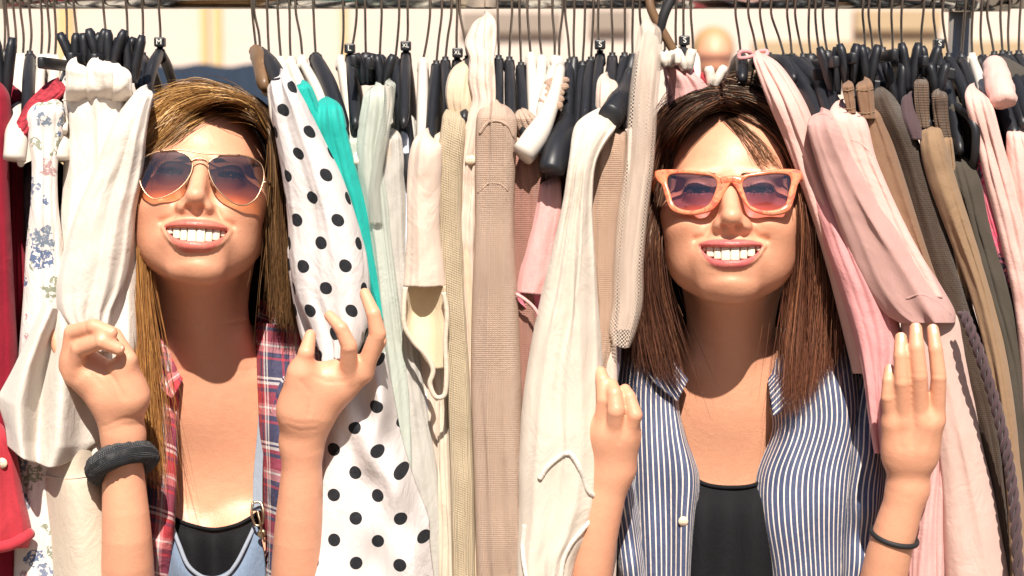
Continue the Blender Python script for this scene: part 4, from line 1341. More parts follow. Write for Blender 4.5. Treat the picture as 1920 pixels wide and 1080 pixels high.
# thin folded edges of further garments squeezed between the larger ones
SL = [(648, 300, 705, 20, 'white2', 'thin white edge left of the mint gauze dress'), (668, 340, 728, 16, 'mint', 'thin mint edge beside the teal blouse'),
      (728, 250, 770, 18, 'white2', 'thin white edge between mint gauze and grey marl'), (752, 300, 790, 18, 'pale_blue', 'thin pale blue edge left of the cream tee'),
      (822, 420, 842, 14, 'cream', 'thin cream edge under the cream tee shoulder'), (858, 300, 884, 16, 'blush2', 'thin blush edge right of the khaki cardigan'),
      (880, 520, 898, 14, 'sand', 'thin sand edge left of the beige pink knit'), (968, 420, 984, 16, 'blush', 'thin blush edge right of the beige pink knit'),
      (1000, 600, 992, 14, 'terracotta', 'thin terracotta edge under the light pink tee'), (1040, 380, 1024, 16, 'blush2', 'thin pale blush edge behind the light pink tee'),
      (1096, 250, 1126, 18, 'cream', 'thin cream edge behind the white ruffled blouse'), (1150, 300, 1138, 16, 'blush2', 'thin blush edge beside the tan knit jumper'),
      (1660, 300, 1812, 16, 'brown', 'thin brown edge beside the dark brown coat'), (1700, 330, 1862, 16, 'charcoal', 'thin charcoal edge left of the tan trousers'),
      (1770, 330, 1896, 16, 'tan', 'thin tan edge left of the charcoal cardigan'), (1846, 420, 1925, 18, 'pink_pale', 'thin pink edge beside the pink floral blouse')]
for i, (x0, y0, x1, wd, mt, lab) in enumerate(SL):
    y0, wd = min(y0, 250), wd * 1.5
    rows = [(y0 + (1250 - y0) * t, x0 + (x1 - x0) * t ** .9 - wd / 2 - 4 * math.sin(i + 5 * t), x0 + (x1 - x0) * t ** .9 + wd / 2 + 5 * math.sin(2 * i + 7 * t), .008 * math.sin(3 * i + 6 * t)) for t in np.linspace(0, 1, 8)]
    G('sliver%d' % i, 'folded_garment', lab, mt, rows, -.030 - .006 * (i % 3), folds=((1.4, .006), (3, .003)), seed=130 + i, depth=.09, nu=30)

# deep fillers: the rear halves of garments that close the gaps between the front ones
fill = [(330, 'black2b', 'shadowed black cardigan behind the aviator shopper, left', 'charcoal', 262, 330),
        (0, 'x1', 'shadowed white shirt behind the teal blouse', 'white2', 560, 700),
        (0, 'x2', 'shadowed grey skirt behind the cream tee', 'grey', 700, 830),
        (0, 'x3', 'shadowed beige jersey behind the khaki cardigan', 'sand', 820, 960),
        (0, 'x4', 'shadowed blush top behind the white ruffled blouse', 'terracotta', 950, 1160)]
for s_, key, lab, mt, x0, x1 in fill[1:]:
    G(key, 'rear_garment', lab, mt, [(210, x0 + 20, x1 - 20), (300, x0, x1), (1250, x0, x1)], .07, folds=((5, .012), (9, .006)), seed=70 + x0, depth=.1)
# ------------------------------------------------------------------ continuous bodies: signed-distance shapes meshed with surface nets
def nrm(a):
    return np.sqrt(np.einsum('ij,ij->i', a, a))


EDGES = []
for _i in range(8):
    for _d, _st in ((0, 4), (1, 2), (2, 1)):
        _c = ((_i >> 2) & 1, (_i >> 1) & 1, _i & 1)
        if not _c[_d]:
            EDGES.append((_i, _i + _st, _d, _c))


class Body:
    def __init__(s):
        s.ops = []

    def add(s, f, c, rad, k=.01, sub=False):
        rad = np.broadcast_to(np.asarray(rad, float), (3,))
        s.ops.append((f, np.asarray(c, float), rad, float(k), sub))

    def cone(s, a, b, ra, rb, k=.01, sy=1.0, sub=False):
        """round cone a->b; sy>1 flattens it along depth"""
        a, b = np.asarray(a, float), np.asarray(b, float)
        ba = b - a
        y0 = (a[1] + b[1]) / 2

        def f(p):
            q = p - a
            if sy != 1.0:
                q = q.copy()
                tt = np.clip((q @ ba) / (ba @ ba), 0, 1)
                q2 = q - tt[:, None] * ba
                q2[:, 1] *= sy
                return (nrm(q2) - (ra + (rb - ra) * tt)) / (1 + (sy - 1) * .5)
            t = np.clip((q @ ba) / (ba @ ba), 0, 1)
            return nrm(q - t[:, None] * ba) - (ra + (rb - ra) * t)
        s.add(f, (a + b) / 2, np.abs(ba) / 2 + max(ra, rb), k, sub)

    def ell(s, c, r, k=.01, R=None, sub=False):
        c, r = np.asarray(c, float), np.asarray(r, float)

        def f(p):
            q = p - c
            if R is not None:
                q = q @ R
            k0 = nrm(q / r)
            k1 = nrm(q / (r * r)) + 1e-9
            return k0 * (k0 - 1) / k1
        s.add(f, c, r.max(), k, sub)

    def chain(s, pts, rads, k=.003, kk=.0010):
        """one finger or limb: joints with radii; joined to the rest with k at its root only"""
        pts = [np.asarray(p, float) for p in pts]
        segs = []
        for i in range(len(pts) - 1):
            segs.append((pts[i], pts[i + 1], rads[i], rads[i + 1]))

        def f(p):
            d = None
            for a, b, ra, rb in segs:
                ba = b - a
                q = p - a
                t = np.clip((q @ ba) / (ba @ ba), 0, 1)
                e = nrm(q - t[:, None] * ba) - (ra + (rb - ra) * t)
                if d is None:
                    d = e
                else:
                    h = np.maximum(kk - np.abs(d - e), 0) / kk
                    d = np.minimum(d, e) - h * h * kk * .25
            return d
        A = np.array(pts)
        c = (A.min(0) + A.max(0)) / 2
        s.add(f, c, (A.max(0) - A.min(0)) / 2 + max(rads), k)

    def eval(s, p, ops):
        d = np.full(len(p), 1.0)
        for f, c, rad, k, sub in ops:
            e = f(p)
            if not sub:
                h = np.maximum(k - np.abs(d - e), 0) / k
                d = np.minimum(d, e) - h * h * k * .25
            else:
                e = -e
                h = np.maximum(k - np.abs(d - e), 0) / k
                d = np.maximum(d, e) + h * h * k * .25
        return d

    def mesh(s, h, n=18, lo=None, hi=None, off=0.0):
        L = np.min([c - r for _, c, r, _, sb in s.ops if not sb], 0) - .02
        U = np.max([c + r for _, c, r, _, sb in s.ops if not sb], 0) + .02
        if lo is not None:
            L = np.maximum(L, lo)
        if hi is not None:
            U = np.minimum(U, hi)
        L = np.floor(L / h) * h
        N = np.ceil((U - L) / (h * n)).astype(int)
        cs = n * h
        gi = np.stack(np.meshgrid(*[np.arange(q) for q in N], indexing='ij'), -1).reshape(-1, 3)
        cen = L + (gi + .5) * cs
        dc = s.eval(cen, s.ops) - off
        keep = np.abs(dc) < cs * .87 * 1.2 + .004
        big = 1 << 20
        ax = np.arange(-1, n + 1)
        base = np.stack(np.meshgrid(ax, ax, ax, indexing='ij'), -1).reshape(-1, 3)
        m = n + 2
        vid, vpos, quads = [], [], []
        OC = np.array([o[1] for o in s.ops])
        OR = np.array([o[2] + o[3] * 2.2 + .022 + abs(off) for o in s.ops])
        for g_, c in zip(gi[keep], cen[keep]):
            half = cs * .5 + h
            act = [s.ops[i] for i in np.nonzero((np.abs(OC - c) < OR + half).all(1))[0]]
            if not act:
                continue
            I = base + g_ * n
            D = (s.eval(L + I * h, act) - off).reshape(m, m, m)
            sg = D < 0
            if sg.all() or not sg.any():
                continue
            # cells crossed by the surface
            q8 = [D[i:m - 1 + i, j:m - 1 + j, k_:m - 1 + k_] for i in (0, 1) for j in (0, 1) for k_ in (0, 1)]
            nin = sum((q < 0).astype(np.int8) for q in q8)
            ac = (nin > 0) & (nin < 8)
            ci = np.argwhere(ac)
            dv = np.stack([q[ac] for q in q8], -1)
            cnt = np.zeros(len(ci))
            acc = np.zeros((len(ci), 3))
            for e0, e1, d, cx in EDGES:
                da, db = dv[:, e0], dv[:, e1]
                x = (da < 0) != (db < 0)
                t = np.where(x, da / np.where(x, da - db, 1), 0)
                cnt += x
                for e in range(3):
                    if e == d:
                        acc[:, e] += t
                    elif cx[e]:
                        acc[:, e] += x
            gidx = ci - 1 + g_ * n
            key = ((gidx[:, 0] + 1) * big + gidx[:, 1] + 1) * big + gidx[:, 2] + 1
            vid.append(key)
            vpos.append(L + (gidx + acc / cnt[:, None]) * h)
            # quads on edges whose base lies in this chunk
            for d in range(3):
                o1, o2 = [(1, 2), (2, 0), (0, 1)][d]
                s0 = [slice(1, m - 1)] * 3
                s1 = list(s0)
                s1[d] = slice(2, m)
                A, B = sg[tuple(s0)], sg[tuple(s1)]
                for fl in (False, True):
                    E = np.argwhere((A & ~B) if not fl else (~A & B))
                    if len(E) == 0:
                        continue
                    E = E + g_ * n
                    q = []
                    for u, v in ((-1, -1), (0, -1), (0, 0), (-1, 0)):
                        w = E.copy()
                        w[:, o1] += u
                        w[:, o2] += v
                        q.append(((w[:, 0] + 1) * big + w[:, 1] + 1) * big + w[:, 2] + 1)
                    q = np.stack(q, -1)
                    quads.append(q[:, ::-1] if fl else q)
        vid = np.concatenate(vid)
        vpos = np.concatenate(vpos)
        quads = np.concatenate(quads)
        uid, first = np.unique(vid, return_index=True)
        V = vpos[first]
        F = np.searchsorted(uid, quads)
        F = np.clip(F, 0, len(uid) - 1)
        ok = np.all(uid[F] == quads, axis=1)
        return V, F[ok]


def rot(ax, deg):
    return np.array(Matrix.Rotation(math.radians(deg), 3, ax))


class Head:
    """head frame in millimetres: x to image right, y up, z out of the face; origin between the ears at eye level"""
    def __init__(s, eye_px, y_eye, yaw, pitch, roll, scale):
        B = np.array([[1, 0, 0], [0, 0, -1], [0, 1, 0]], float)
        s.R = B @ rot('Z', roll) @ rot('Y', yaw) @ rot('X', -pitch)
        s.s = scale * .001
        s.c = P(eye_px[0], eye_px[1], y_eye) - s.R @ (np.array((0, 0, 70.)) * s.s)

    def w(s, p):
        return s.c + (np.asarray(p, float) * s.s) @ s.R.T

    def loc(s, W):
        return ((np.asarray(W) - s.c) @ s.R) / s.s

    def px(s, px, py, z):
        """head-frame point seen at photo position (px,py) at head depth z"""
        o = s.loc(np.array((0, CAM_Y, CAM_Z)))
        d = s.loc(P(px, py, 0.0)) - o
        t = (z - o[2]) / d[2]
        return o + d * t

    def ell(s, B, c, r, k=8, sub=False):
        B.ell(s.w(c), np.asarray(r, float) * s.s, k * s.s, s.R, sub)

    def cone(s, B, a, b, ra, rb, k=8, sub=False):
        B.cone(s.w(a), s.w(b), ra * s.s, rb * s.s, k * s.s, 1.0, sub)


def build_head(B, H, lm):
    """skull, face, smile and neck root from landmarks lm (photo pixels)"""
    zm = 84.0
    A = lambda n, z: H.px(*lm[n], z)
    chin = A('chin', 62)
    ntip = A('nose_tip', 100)
    nbase = A('nose_base', 90)
    H.ell(B, (0, 26, -22), (74, 84, 92), 10)
    H.ell(B, (0, -23, 6), (65, 79, 66), 17)
    for sg in (-1, 1):
        H.cone(B, (sg * 52, -47, -12), (sg * 16, chin[1] + 17, 46), 16, 15, 22)
    H.ell(B, (chin[0], chin[1] + 15, 54), (19, 16, 18), 15)
    H.ell(B, (0, -62, 50), (38, 30, 33), 16)
    for sg in (-1, 1):
        H.ell(B, (sg * 39, -32, 46), (23, 20, 24), 14)
        H.ell(B, (sg * 53, -14, 26), (17, 16, 28), 14)
        H.ell(B, (sg * 40, -47, 24), (22, 34, 30), 17)
        H.ell(B, (sg * 26, 20, 58), (28, 9, 14), 12)
        H.ell(B, (sg * 31, 1, 86), (17, 10, 15), 12, sub=True)
        H.ell(B, (sg * 31, 1, 58), (14, 12.5, 14), 5)
    # nose
    H.cone(B, (0, 10, 70), (ntip[0], ntip[1] + 3, 92), 7.5, 8.0, 9)
    H.ell(B, (ntip[0], ntip[1] + 1, 94), (9.2, 8.4, 11), 6)
    H.cone(B, (0, -8, 70), (ntip[0], nbase[1] + 9, 80), 8.5, 11, 9)
    for sg in (-1, 1):
        H.ell(B, (ntip[0] + sg * 13.2, nbase[1] + 5, 80), (5.8, 5.6, 9.5), 10)
        H.ell(B, (ntip[0] + sg * 6.5, nbase[1] - 1.0, 89), (4.0, 6.0, 5.2), 2.5, sub=True)
    # mouth
    cl, cr = A('mouth_l', 70), A('mouth_r', 70)
    mt, mb = A('open_top', zm - 2), A('open_bot', zm - 2)
    lt, lb = A('lip_top', zm), A('lip_bot', zm - 2)
    x0, xw = (cl[0] + cr[0]) / 2, (cr[0] - cl[0]) / 2
    tilt = (cr[1] - cl[1]) / (2 * xw)
    yc = (cl[1] + cr[1]) / 2

    def zc(x):
        return zm - ((x - x0) ** 2) / 78.0

    def yt(x):
        u = np.clip(np.abs((x - x0) / xw), 0, 1)
        return mt[1] + (yc - mt[1]) * u ** 1.5 + tilt * (x - x0)

    def yb(x):
        u = np.clip(np.abs((x - x0) / xw), 0, 1)
        return mb[1] + (yc - mb[1]) * u ** 3.0 + tilt * (x - x0)

    def hole(p):
        q = H.loc(p)
        d = np.maximum(np.maximum(q[:, 1] - yt(q[:, 0]), yb(q[:, 0]) - q[:, 1]), np.abs(q[:, 0] - x0) - xw)
        d = np.maximum(d, 52 - q[:, 2])
        return d * .8 * H.s
    # lips first, then the opening
    ru, rl = (lt[1] - mt[1]) * .60 + .4, (mb[1] - lb[1]) * .52 + .4
    xs = np.linspace(-1, 1, 15)
    LU = [(x0 + xw * 1.04 * u, yt(x0 + xw * u) + ru * .62 * (1 - u ** 4), zc(x0 + xw * u) - 4.5 + 1.5 * (1 - u * u)) for u in xs]
    LB = [(x0 + xw * 1.04 * u, yb(x0 + xw * u) - rl * .62 * (1 - u ** 4), zc(x0 + xw * u) - 5.5 + 2 * (1 - u * u)) for u in xs]
    RU = [ru * (1 - .72 * abs(u) ** 2.2) * (.93 if abs(u) < .05 else 1) for u in xs]
    RB = [rl * (1 - .75 * abs(u) ** 2.2) for u in xs]
    for L_, R_ in ((LU, RU), (LB, RB)):
        B.chain([H.w(q) for q in L_], [r * H.s for r in R_], .0035)
    B.add(hole, H.w((x0, yc, 70)), 46 * H.s, .0015, True)
    # ears
    for sg in (-1, 1):
        H.ell(B, (sg * 74, -2, -14), (5, 27, 16), 5)
        H.ell(B, (sg * 74, -28, -6), (5, 10, 8), 5)
    # eye openings
    for sg in (-1, 1):
        def slit(p, sg=sg):
            q = H.loc(p)
            u = np.clip(np.abs(q[:, 0] - sg * 31) / 13.5, 0, 1)
            top = 1.5 + 3.0 * (1 - u * u)
            bot = 1.5 - 2.0 * (1 - u * u)
            d = np.maximum(np.maximum(q[:, 1] - top, bot - q[:, 1]), np.abs(q[:, 0] - sg * 31) - 13.5)
            return np.maximum(d, 58 - q[:, 2]) * .7 * H.s
        B.add(slit, H.w((sg * 31, 1.5, 66)), 17 * H.s, .001, True)
    return dict(x0=x0, xw=xw, yt=yt, yb=yb, zc=zc, LU=np.array(LU), LB=np.array(LB), RU=np.array(RU), RB=np.array(RB), chin=chin, nb=nbase, yc=yc, lt=lt, lb=lb)


def seg_dist(x, y, pts):
    """distance of (x,y) to a polyline"""
    d = np.full(len(x), 1e9)
    for (ax, ay), (bx, by) in zip(pts[:-1], pts[1:]):
        vx, vy = bx - ax, by - ay
        t = np.clip(((x - ax) * vx + (y - ay) * vy) / (vx * vx + vy * vy), 0, 1)
        d = np.minimum(d, np.hypot(x - ax - t * vx, y - ay - t * vy))
    return d


def face_detail(V, H, mo):
    """smile lines, cheeks, philtrum and chin worked into the face surface"""
    L = H.loc(V)
    x, y, z = L.T
    on = (np.abs(x) < 80) & (y < 70) & (y > -130) & (z > 25)
    w = np.clip((z - 30) / 25, 0, 1) * on
    dz = np.zeros(len(V))
    x0, xw, yc = mo['x0'], mo['xw'], mo['yc']
    nb, lb, lt, ch = mo['nb'][1], mo['lb'][1], mo['lt'][1], mo['chin'][1]
    for sg in (-1, 1):
        fold = [(x0 + sg * 18, nb + 7), (x0 + sg * 25, nb - 4), (x0 + sg * (xw + 4), yc + 7)]
        dz -= 3.5 * np.exp(-(seg_dist(x, y, fold) / 3.2) ** 2)
        dz += 4.4 * np.exp(-(((x - sg * 40) / 13) ** 2 + ((y + 31) / 11) ** 2))
        dz -= 1.3 * np.exp(-(((x - x0 - sg * (xw + 3)) / 4) ** 2 + ((y - yc) / 4.5) ** 2))
        dz -= 1.0 * np.exp(-(seg_dist(x, y, [(sg * 18, -9), (sg * 30, -14), (sg * 42, -11)]) / 2.6) ** 2)
    dz -= 2.4 * np.exp(-((y - (lb - 6)) / 4.5) ** 2 - ((x - x0) / 17) ** 2)
    dz += 2.2 * np.exp(-((y - (ch + 16)) / 8) ** 2 - ((x - x0) / 14) ** 2)
    dz -= .9 * np.exp(-((x - x0) / 2.6) ** 2) * (y < nb - 1) * (y > lt)
    return V + (dz * w * H.s)[:, None] * H.R[:, 2]


def to_px(V):
    d = V - np.array((0, CAM_Y, CAM_Z))
    f = d[:, 1] * CP - d[:, 2] * SP
    return 960 + FPX * d[:, 0] / f, 540 - FPX * (d[:, 1] * SP + d[:, 2] * CP) / f


def normals(V, F):
    a, b, c, d = (V[F[:, i]] for i in range(4))
    n = np.cross(c - a, d - b)
    N = np.zeros_like(V)
    for i in range(4):
        np.add.at(N, F[:, i], n)
    return N / (np.linalg.norm(N, axis=1)[:, None] + 1e-12)


def skin_creases(V, F, lines):
    """palm lines, knuckle wrinkles and tendons: (polyline in photo px, depth in m, width px)"""
    N = normals(V, F)
    x, y = to_px(V)
    front = N[:, 1] < -.05
    d = np.zeros(len(V))
    for pts, dep, wd in lines:
        p = np.array(pts)
        m = (x > p[:, 0].min() - 20) & (x < p[:, 0].max() + 20) & (y > p[:, 1].min() - 20) & (y < p[:, 1].max() + 20) & front
        i = np.nonzero(m)[0]
        if len(i):
            d[i] -= dep * np.exp(-(seg_dist(x[i], y[i], pts) / wd) ** 2)
    return V + N * d[:, None]


class HairRoot:
    """lets hair lie on the head: depth of the head surface seen at a photo position"""
    def __init__(s, B):
        s.B, s.ops = B, list(B.ops)

    def __call__(s, off, *pts):
        ys = np.linspace(-.16, .12, 281)
        out = []
        for px, py, yb in pts:
            d = s.B.eval(PV(np.full(281, px), np.full(281, py), ys), s.ops) - off
            hit = np.nonzero(d < 0)[0]
            out.append(P(px, py, ys[hit[0]] if len(hit) else yb))
        return out


def skin_colors(V, H, mo, base, lip):
    C = np.tile(np.array(base, float), (len(V), 1))
    L = H.loc(V)
    near = (np.abs(L) < 130).all(1)

    def mixc(w, col):
        w = np.clip(w, 0, 1)[:, None]
        C[:] = C * (1 - w) + np.array(col) * w
    # cheeks and nose a little redder
    for sg in (-1, 1):
        d = np.linalg.norm((L - np.array((sg * 40, -30, 60))) / np.array((22, 18, 25)), axis=1)
        mixc(np.exp(-d * d) * .35 * near, (base[0] * 1.02, base[1] * .80, base[2] * .74))
    # lips
    xs = np.linspace(-1, 1, 15)
    u = np.clip((L[:, 0] - mo['x0']) / mo['xw'], -1, 1)
    inz = (L[:, 2] > 58) & near & (np.abs(L[:, 0] - mo['x0']) < mo['xw'] * 1.02)
    for LL, RR, ext in ((mo['LU'], mo['RU'], 1.0), (mo['LB'], mo['RB'], 1.0)):
        cy = np.interp(u, xs, LL[:, 1])
        r = np.interp(u, xs, RR)
        d = np.abs(L[:, 1] - cy) / (r * ext + .8)
        mixc(np.where(inz, np.clip((1.25 - d) / .3, 0, 1), 0), lip)
    # mouth lining
    ins = near & (L[:, 1] < mo['yt'](L[:, 0]) + 4) & (L[:, 1] > mo['yb'](L[:, 0]) - 4) & (L[:, 2] < mo['zc'](L[:, 0]) - 9) & (L[:, 2] > 40) & (np.abs(L[:, 0] - mo['x0']) < mo['xw'] + 2)
    mixc(ins * 1.0, (.14, .02, .02))
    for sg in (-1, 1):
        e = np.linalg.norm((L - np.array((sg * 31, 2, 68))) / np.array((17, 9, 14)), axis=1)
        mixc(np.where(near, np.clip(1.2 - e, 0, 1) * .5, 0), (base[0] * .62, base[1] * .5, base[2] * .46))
    return C


def teeth(H, mo, parent):
    # added strip behind the teeth, coloured dark so the gaps look shaded
    g_ = Geo()
    us = np.linspace(-.86, .86, 25)
    V, F = [], []
    for u in us:
        x = mo['x0'] + u * mo['xw']
        t_, b_ = mo['yt'](np.array(x)) + 4, mo['yb'](np.array(x)) + 1.4 + abs(u) * 1.5
        z = mo['zc'](x) - 9.2 - abs(u) * 3
        V += [(x, t_, z), (x, b_, z), (x, b_, z - 3), (x, t_, z - 3)]
    for i in range(24):
        for j in range(4):
            j2 = (j + 1) % 4
            F.append((i * 4 + j, i * 4 + j2, i * 4 + 4 + j2, i * 4 + 4 + j))
    link_obj('teeth_backing', mesh_from(H.w(V), F), M['tooth_gap_shade'], parent)
    ws = [8.6, 7.0, 7.6, 6.8, 6.4, 6.0]
    for sg in (-1, 1):
        x = mo['x0'] + sg * .15
        for i, wd in enumerate(ws):
            cx = x + sg * wd / 2
            x += sg * (wd + .25) * (1 - .035 * i)
            u = abs(cx - mo['x0']) / mo['xw']
            if u > .93:
                break
            top = mo['yt'](np.array(cx)) + 3.5
            bot = mo['yb'](np.array(cx)) + (.3 if i != 1 else .9) + u * 1.2
            zt = mo['zc'](cx) - 7.0 - u * 3 + (.35, -.25, .3, -.3, 0, 0)[i] * (1 if sg > 0 else .6)
            hgt = max(4.0, top - bot)
            g_ = Geo()
            ang = -math.atan(-2 * (cx - mo['x0']) / 78.0)
            R = np.array([[math.cos(ang), 0, math.sin(ang)], [0, 1, 0], [-math.sin(ang), 0, math.cos(ang)]])
            g_.box((0, 0, 0), (wd * 1.05, hgt, 5.0), None, bev=1.25)
            v = np.array(g_.v)
            v[:, 0] *= 1 - .05 * (v[:, 1] / hgt + .5)
            v[:, 2] += -.05 * v[:, 0] ** 2
            v = v @ R.T + np.array((cx, (top + bot) / 2, zt))
            g_.v = [tuple(q) for q in H.w(v)]
            g_.obj('tooth', M['teeth'], parent)


def eyes(H, parent, iris=(.10, .05, .02)):
    for sg in (-1, 1):
        n, m = 24, 16
        V, C, F = [], [], []
        for i in range(m + 1):
            th = math.pi * i / m
            for j in range(n):
                ph = 2 * math.pi * j / n
                d = np.array((math.sin(th) * math.cos(ph), math.sin(th) * math.sin(ph), math.cos(th)))
                V.append(H.w(np.array((sg * 31, 1.5, 57)) + d * 12.6))
                C.append((.008, .006, .005) if th < .2 else (iris if th < .47 else (.72, .66, .60)))
        for i in range(m):
            for j in range(n):
                j2 = (j + 1) % n
                F.append((i * n + j, (i + 1) * n + j, (i + 1) * n + j2, i * n + j2))
        link_obj('eyeball', mesh_from(V, F, 'eyeball', True, None, np.array(C)), M['eye'], parent)
        # lash line and lashes
        g_ = Geo()
        rg = random.Random(4)
        for up in (1, 0):
            pts = []
            for u in np.linspace(-1, 1, 17):
                pts.append(H.w((sg * 31 + 13.5 * u, (1.5 + 3.4 * (1 - u * u)) if up else (1.5 - 2.4 * (1 - u * u)), 71.5 - 4.5 * u * u - (0 if up else .6))))
            g_.tube(pts, (.0010 if up else .0004), 6)
            for p in range(34 if up else 18):
                u = rg.uniform(-.95, .98)
                a = np.array((sg * 31 + 13.5 * u, (1.5 + 3.4 * (1 - u * u)) if up else (1.5 - 2.4 * (1 - u * u)), 71.5 - 4.5 * u * u))
                ln = 6.0 if up else 3.0
                e = a + np.array((u * 3.5, (ln * .75 if up else -ln * .5), ln * .75))
                mid = (a + e) / 2 + np.array((0, -.9 if up else .4, .6))
                g_.tube(H.w([a, mid, e]), [.00028, .0002, .00006], 3)
        g_.obj('eyelashes', M['lash'], parent)
        # eyebrow
        VV = Geo()
        for p in range(230):
            u = rg.uniform(-1, 1)
            x = 33 + 21 * u
            y = 15.5 + 4.0 * (1 - ((u - .25) / 1.25) ** 2) + rg.uniform(-2.2, 2.2) * (1 - .5 * max(0, u))
            z = 73.2 - .010 * (x - 10) ** 2
            a = np.array((sg * x, y, z))
            e = a + np.array((sg * rg.uniform(5, 8), rg.uniform(-.5, 2.2), -.9))
            VV.tube(H.w([a, (a + e) / 2 + np.array((0, .5, .7)), e]), [.0003, .00028, .00008], 3)
        VV.obj('eyebrow', M['lash'], parent)


def strands(name, sheets, mat, parent, seed=1):
    """hair: every sheet = guides (lists of world points) spanning a lock surface; strands run between them"""
    rg = np.random.RandomState(seed)
    AV, AF, AC = [], [], []
    base = 0
    for sh in sheets:
        Gd = np.stack([spline(np.array(g_), 22) for g_ in sh['g']])        # (k, 22, 3)
        k = len(Gd)
        N = int(sh['n'] * 2.1)
        u = rg.uniform(0, k - 1, N)
        clump = np.round(u * sh.get('cl', 7)) / sh.get('cl', 7)
        i0 = np.clip(u.astype(int), 0, k - 2)
        f = (u - i0)[:, None, None]
        S = Gd[i0] * (1 - f) + Gd[i0 + 1] * f
        ic = np.clip(clump.astype(int), 0, k - 2)
        fc = (clump - ic)[:, None, None]
        SC_ = Gd[ic] * (1 - fc) + Gd[ic + 1] * fc
        t = np.linspace(0, 1, 22)[None, :, None]
        cw = sh.get('clump', .35) * t ** 1.5 * rg.uniform(.2, 1, N)[:, None, None]
        S = S * (1 - cw) + SC_ * cw
        th = sh.get('th', .012)
        S = S + rg.normal(0, 1, (N, 1, 3)) * th * np.array((.55, .55, .35)) * (.45 + .55 * t)
        # waviness and stray hairs
        ph = rg.uniform(0, 6.28, (N, 1, 3))
        fr = rg.uniform(2, 7, (N, 1, 3))
        S = S + np.sin(fr * t * 2.2 + ph) * sh.get('wav', .0022) * (t + .15)
        stray = (rg.uniform(0, 1, N) < sh.get('stray', .06))[:, None, None]
        S = S + stray * rg.normal(0, 1, (N, 1, 3)) * .016 * t ** 1.3
        ln = rg.uniform(sh.get('lmin', .66), 1.0, N)
        st0 = rg.uniform(0, .05, N)
        m = 18
        tt = (st0[:, None] + np.linspace(0, 1, m)[None, :] * (ln - st0)[:, None]) * 20.99
        j = np.clip(tt.astype(int), 0, 20)
        fx = (tt - j)[..., None]
        ar = np.arange(N)[:, None]
        S = S[ar, j] * (1 - fx) + S[ar, j + 1] * fx
        T = np.gradient(S, axis=1)
        T /= np.linalg.norm(T, axis=2)[..., None] + 1e-9
        ref = rg.normal(0, 1, (N, 1, 3))
        n1 = np.cross(T, np.broadcast_to(ref, T.shape))
        n1 /= np.linalg.norm(n1, axis=2)[..., None] + 1e-9
        n2 = np.cross(T, n1)
        r = sh.get('r', .00030) * rg.uniform(.6, 1.25, (N, 1, 1)) * (1 - .75 * np.linspace(0, 1, m)[None, :, None] ** 4)
        V = np.stack([S - r * n1, S + r * n1], 2).reshape(-1, 3)          # flat ribbon strand
        idx = np.arange(N * m * 2).reshape(N, m, 2)
        F = np.stack([idx[:, :-1, 0], idx[:, :-1, 1], idx[:, 1:, 1], idx[:, 1:, 0]], -1).reshape(-1, 4)
        c0, c1 = np.array(sh['c0']), np.array(sh['c1'])
        tc = np.clip(np.linspace(0, 1, m)[None, :, None] ** sh.get('cp', 1.0) + rg.normal(0, .14, (N, 1, 1)), 0, 1)
        lock = .75 + .5 * rg.uniform(0, 1, 400)[np.clip((clump * 31).astype(int), 0, 399)]
        Cc = (c0 * (1 - tc) + c1 * tc) * (lock * rg.uniform(.7, 1.3, N))[:, None, None]
        if 'hl' in sh:
            hm = (rg.uniform(0, 1, N) < sh['hl'][1])[:, None, None]
            Cc = np.where(hm, np.array(sh['hl'][0]) * rg.uniform(.7, 1.2, (N, 1, 1)), Cc)
        Cc = np.repeat(np.broadcast_to(Cc, (N, m, 3))[:, :, None, :], 2, 2).reshape(-1, 3)
        AV.append(V)
        AF.append(F + base)
        AC.append(Cc)
        base += len(V)
        # under layer that closes the lock
        if sh.get('under', True):
            nu = 40
            us = np.linspace(0, k - 1, nu)
            a0 = np.clip(us.astype(int), 0, k - 2)
            ff = (us - a0)[:, None, None]
            Q = Gd[a0] * (1 - ff) + Gd[a0 + 1] * ff
            Q = Q[:, :17]
            off = sh.get('uoff', .006)
            Q = Q + np.array((0, off, 0))
            Q += .0022 * np.sin(np.arange(nu) * 2.4)[:, None, None] * np.array((0, 1, .3))
            V = Q.reshape(-1, 3)
            idx = np.arange(nu * 17).reshape(nu, 17)
            F = np.stack([idx[:-1, :-1], idx[1:, :-1], idx[1:, 1:], idx[:-1, 1:]], -1).reshape(-1, 4)
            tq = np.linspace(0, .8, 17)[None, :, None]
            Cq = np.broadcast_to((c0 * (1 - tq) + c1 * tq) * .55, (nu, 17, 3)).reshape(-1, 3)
            AV.append(V)
            AF.append(F + base)
            AC.append(Cq)
            base += len(V)
    me = mesh_from(np.concatenate(AV), np.concatenate(AF), name, True, None, np.concatenate(AC))
    return link_obj(name, me, M[mat], parent)


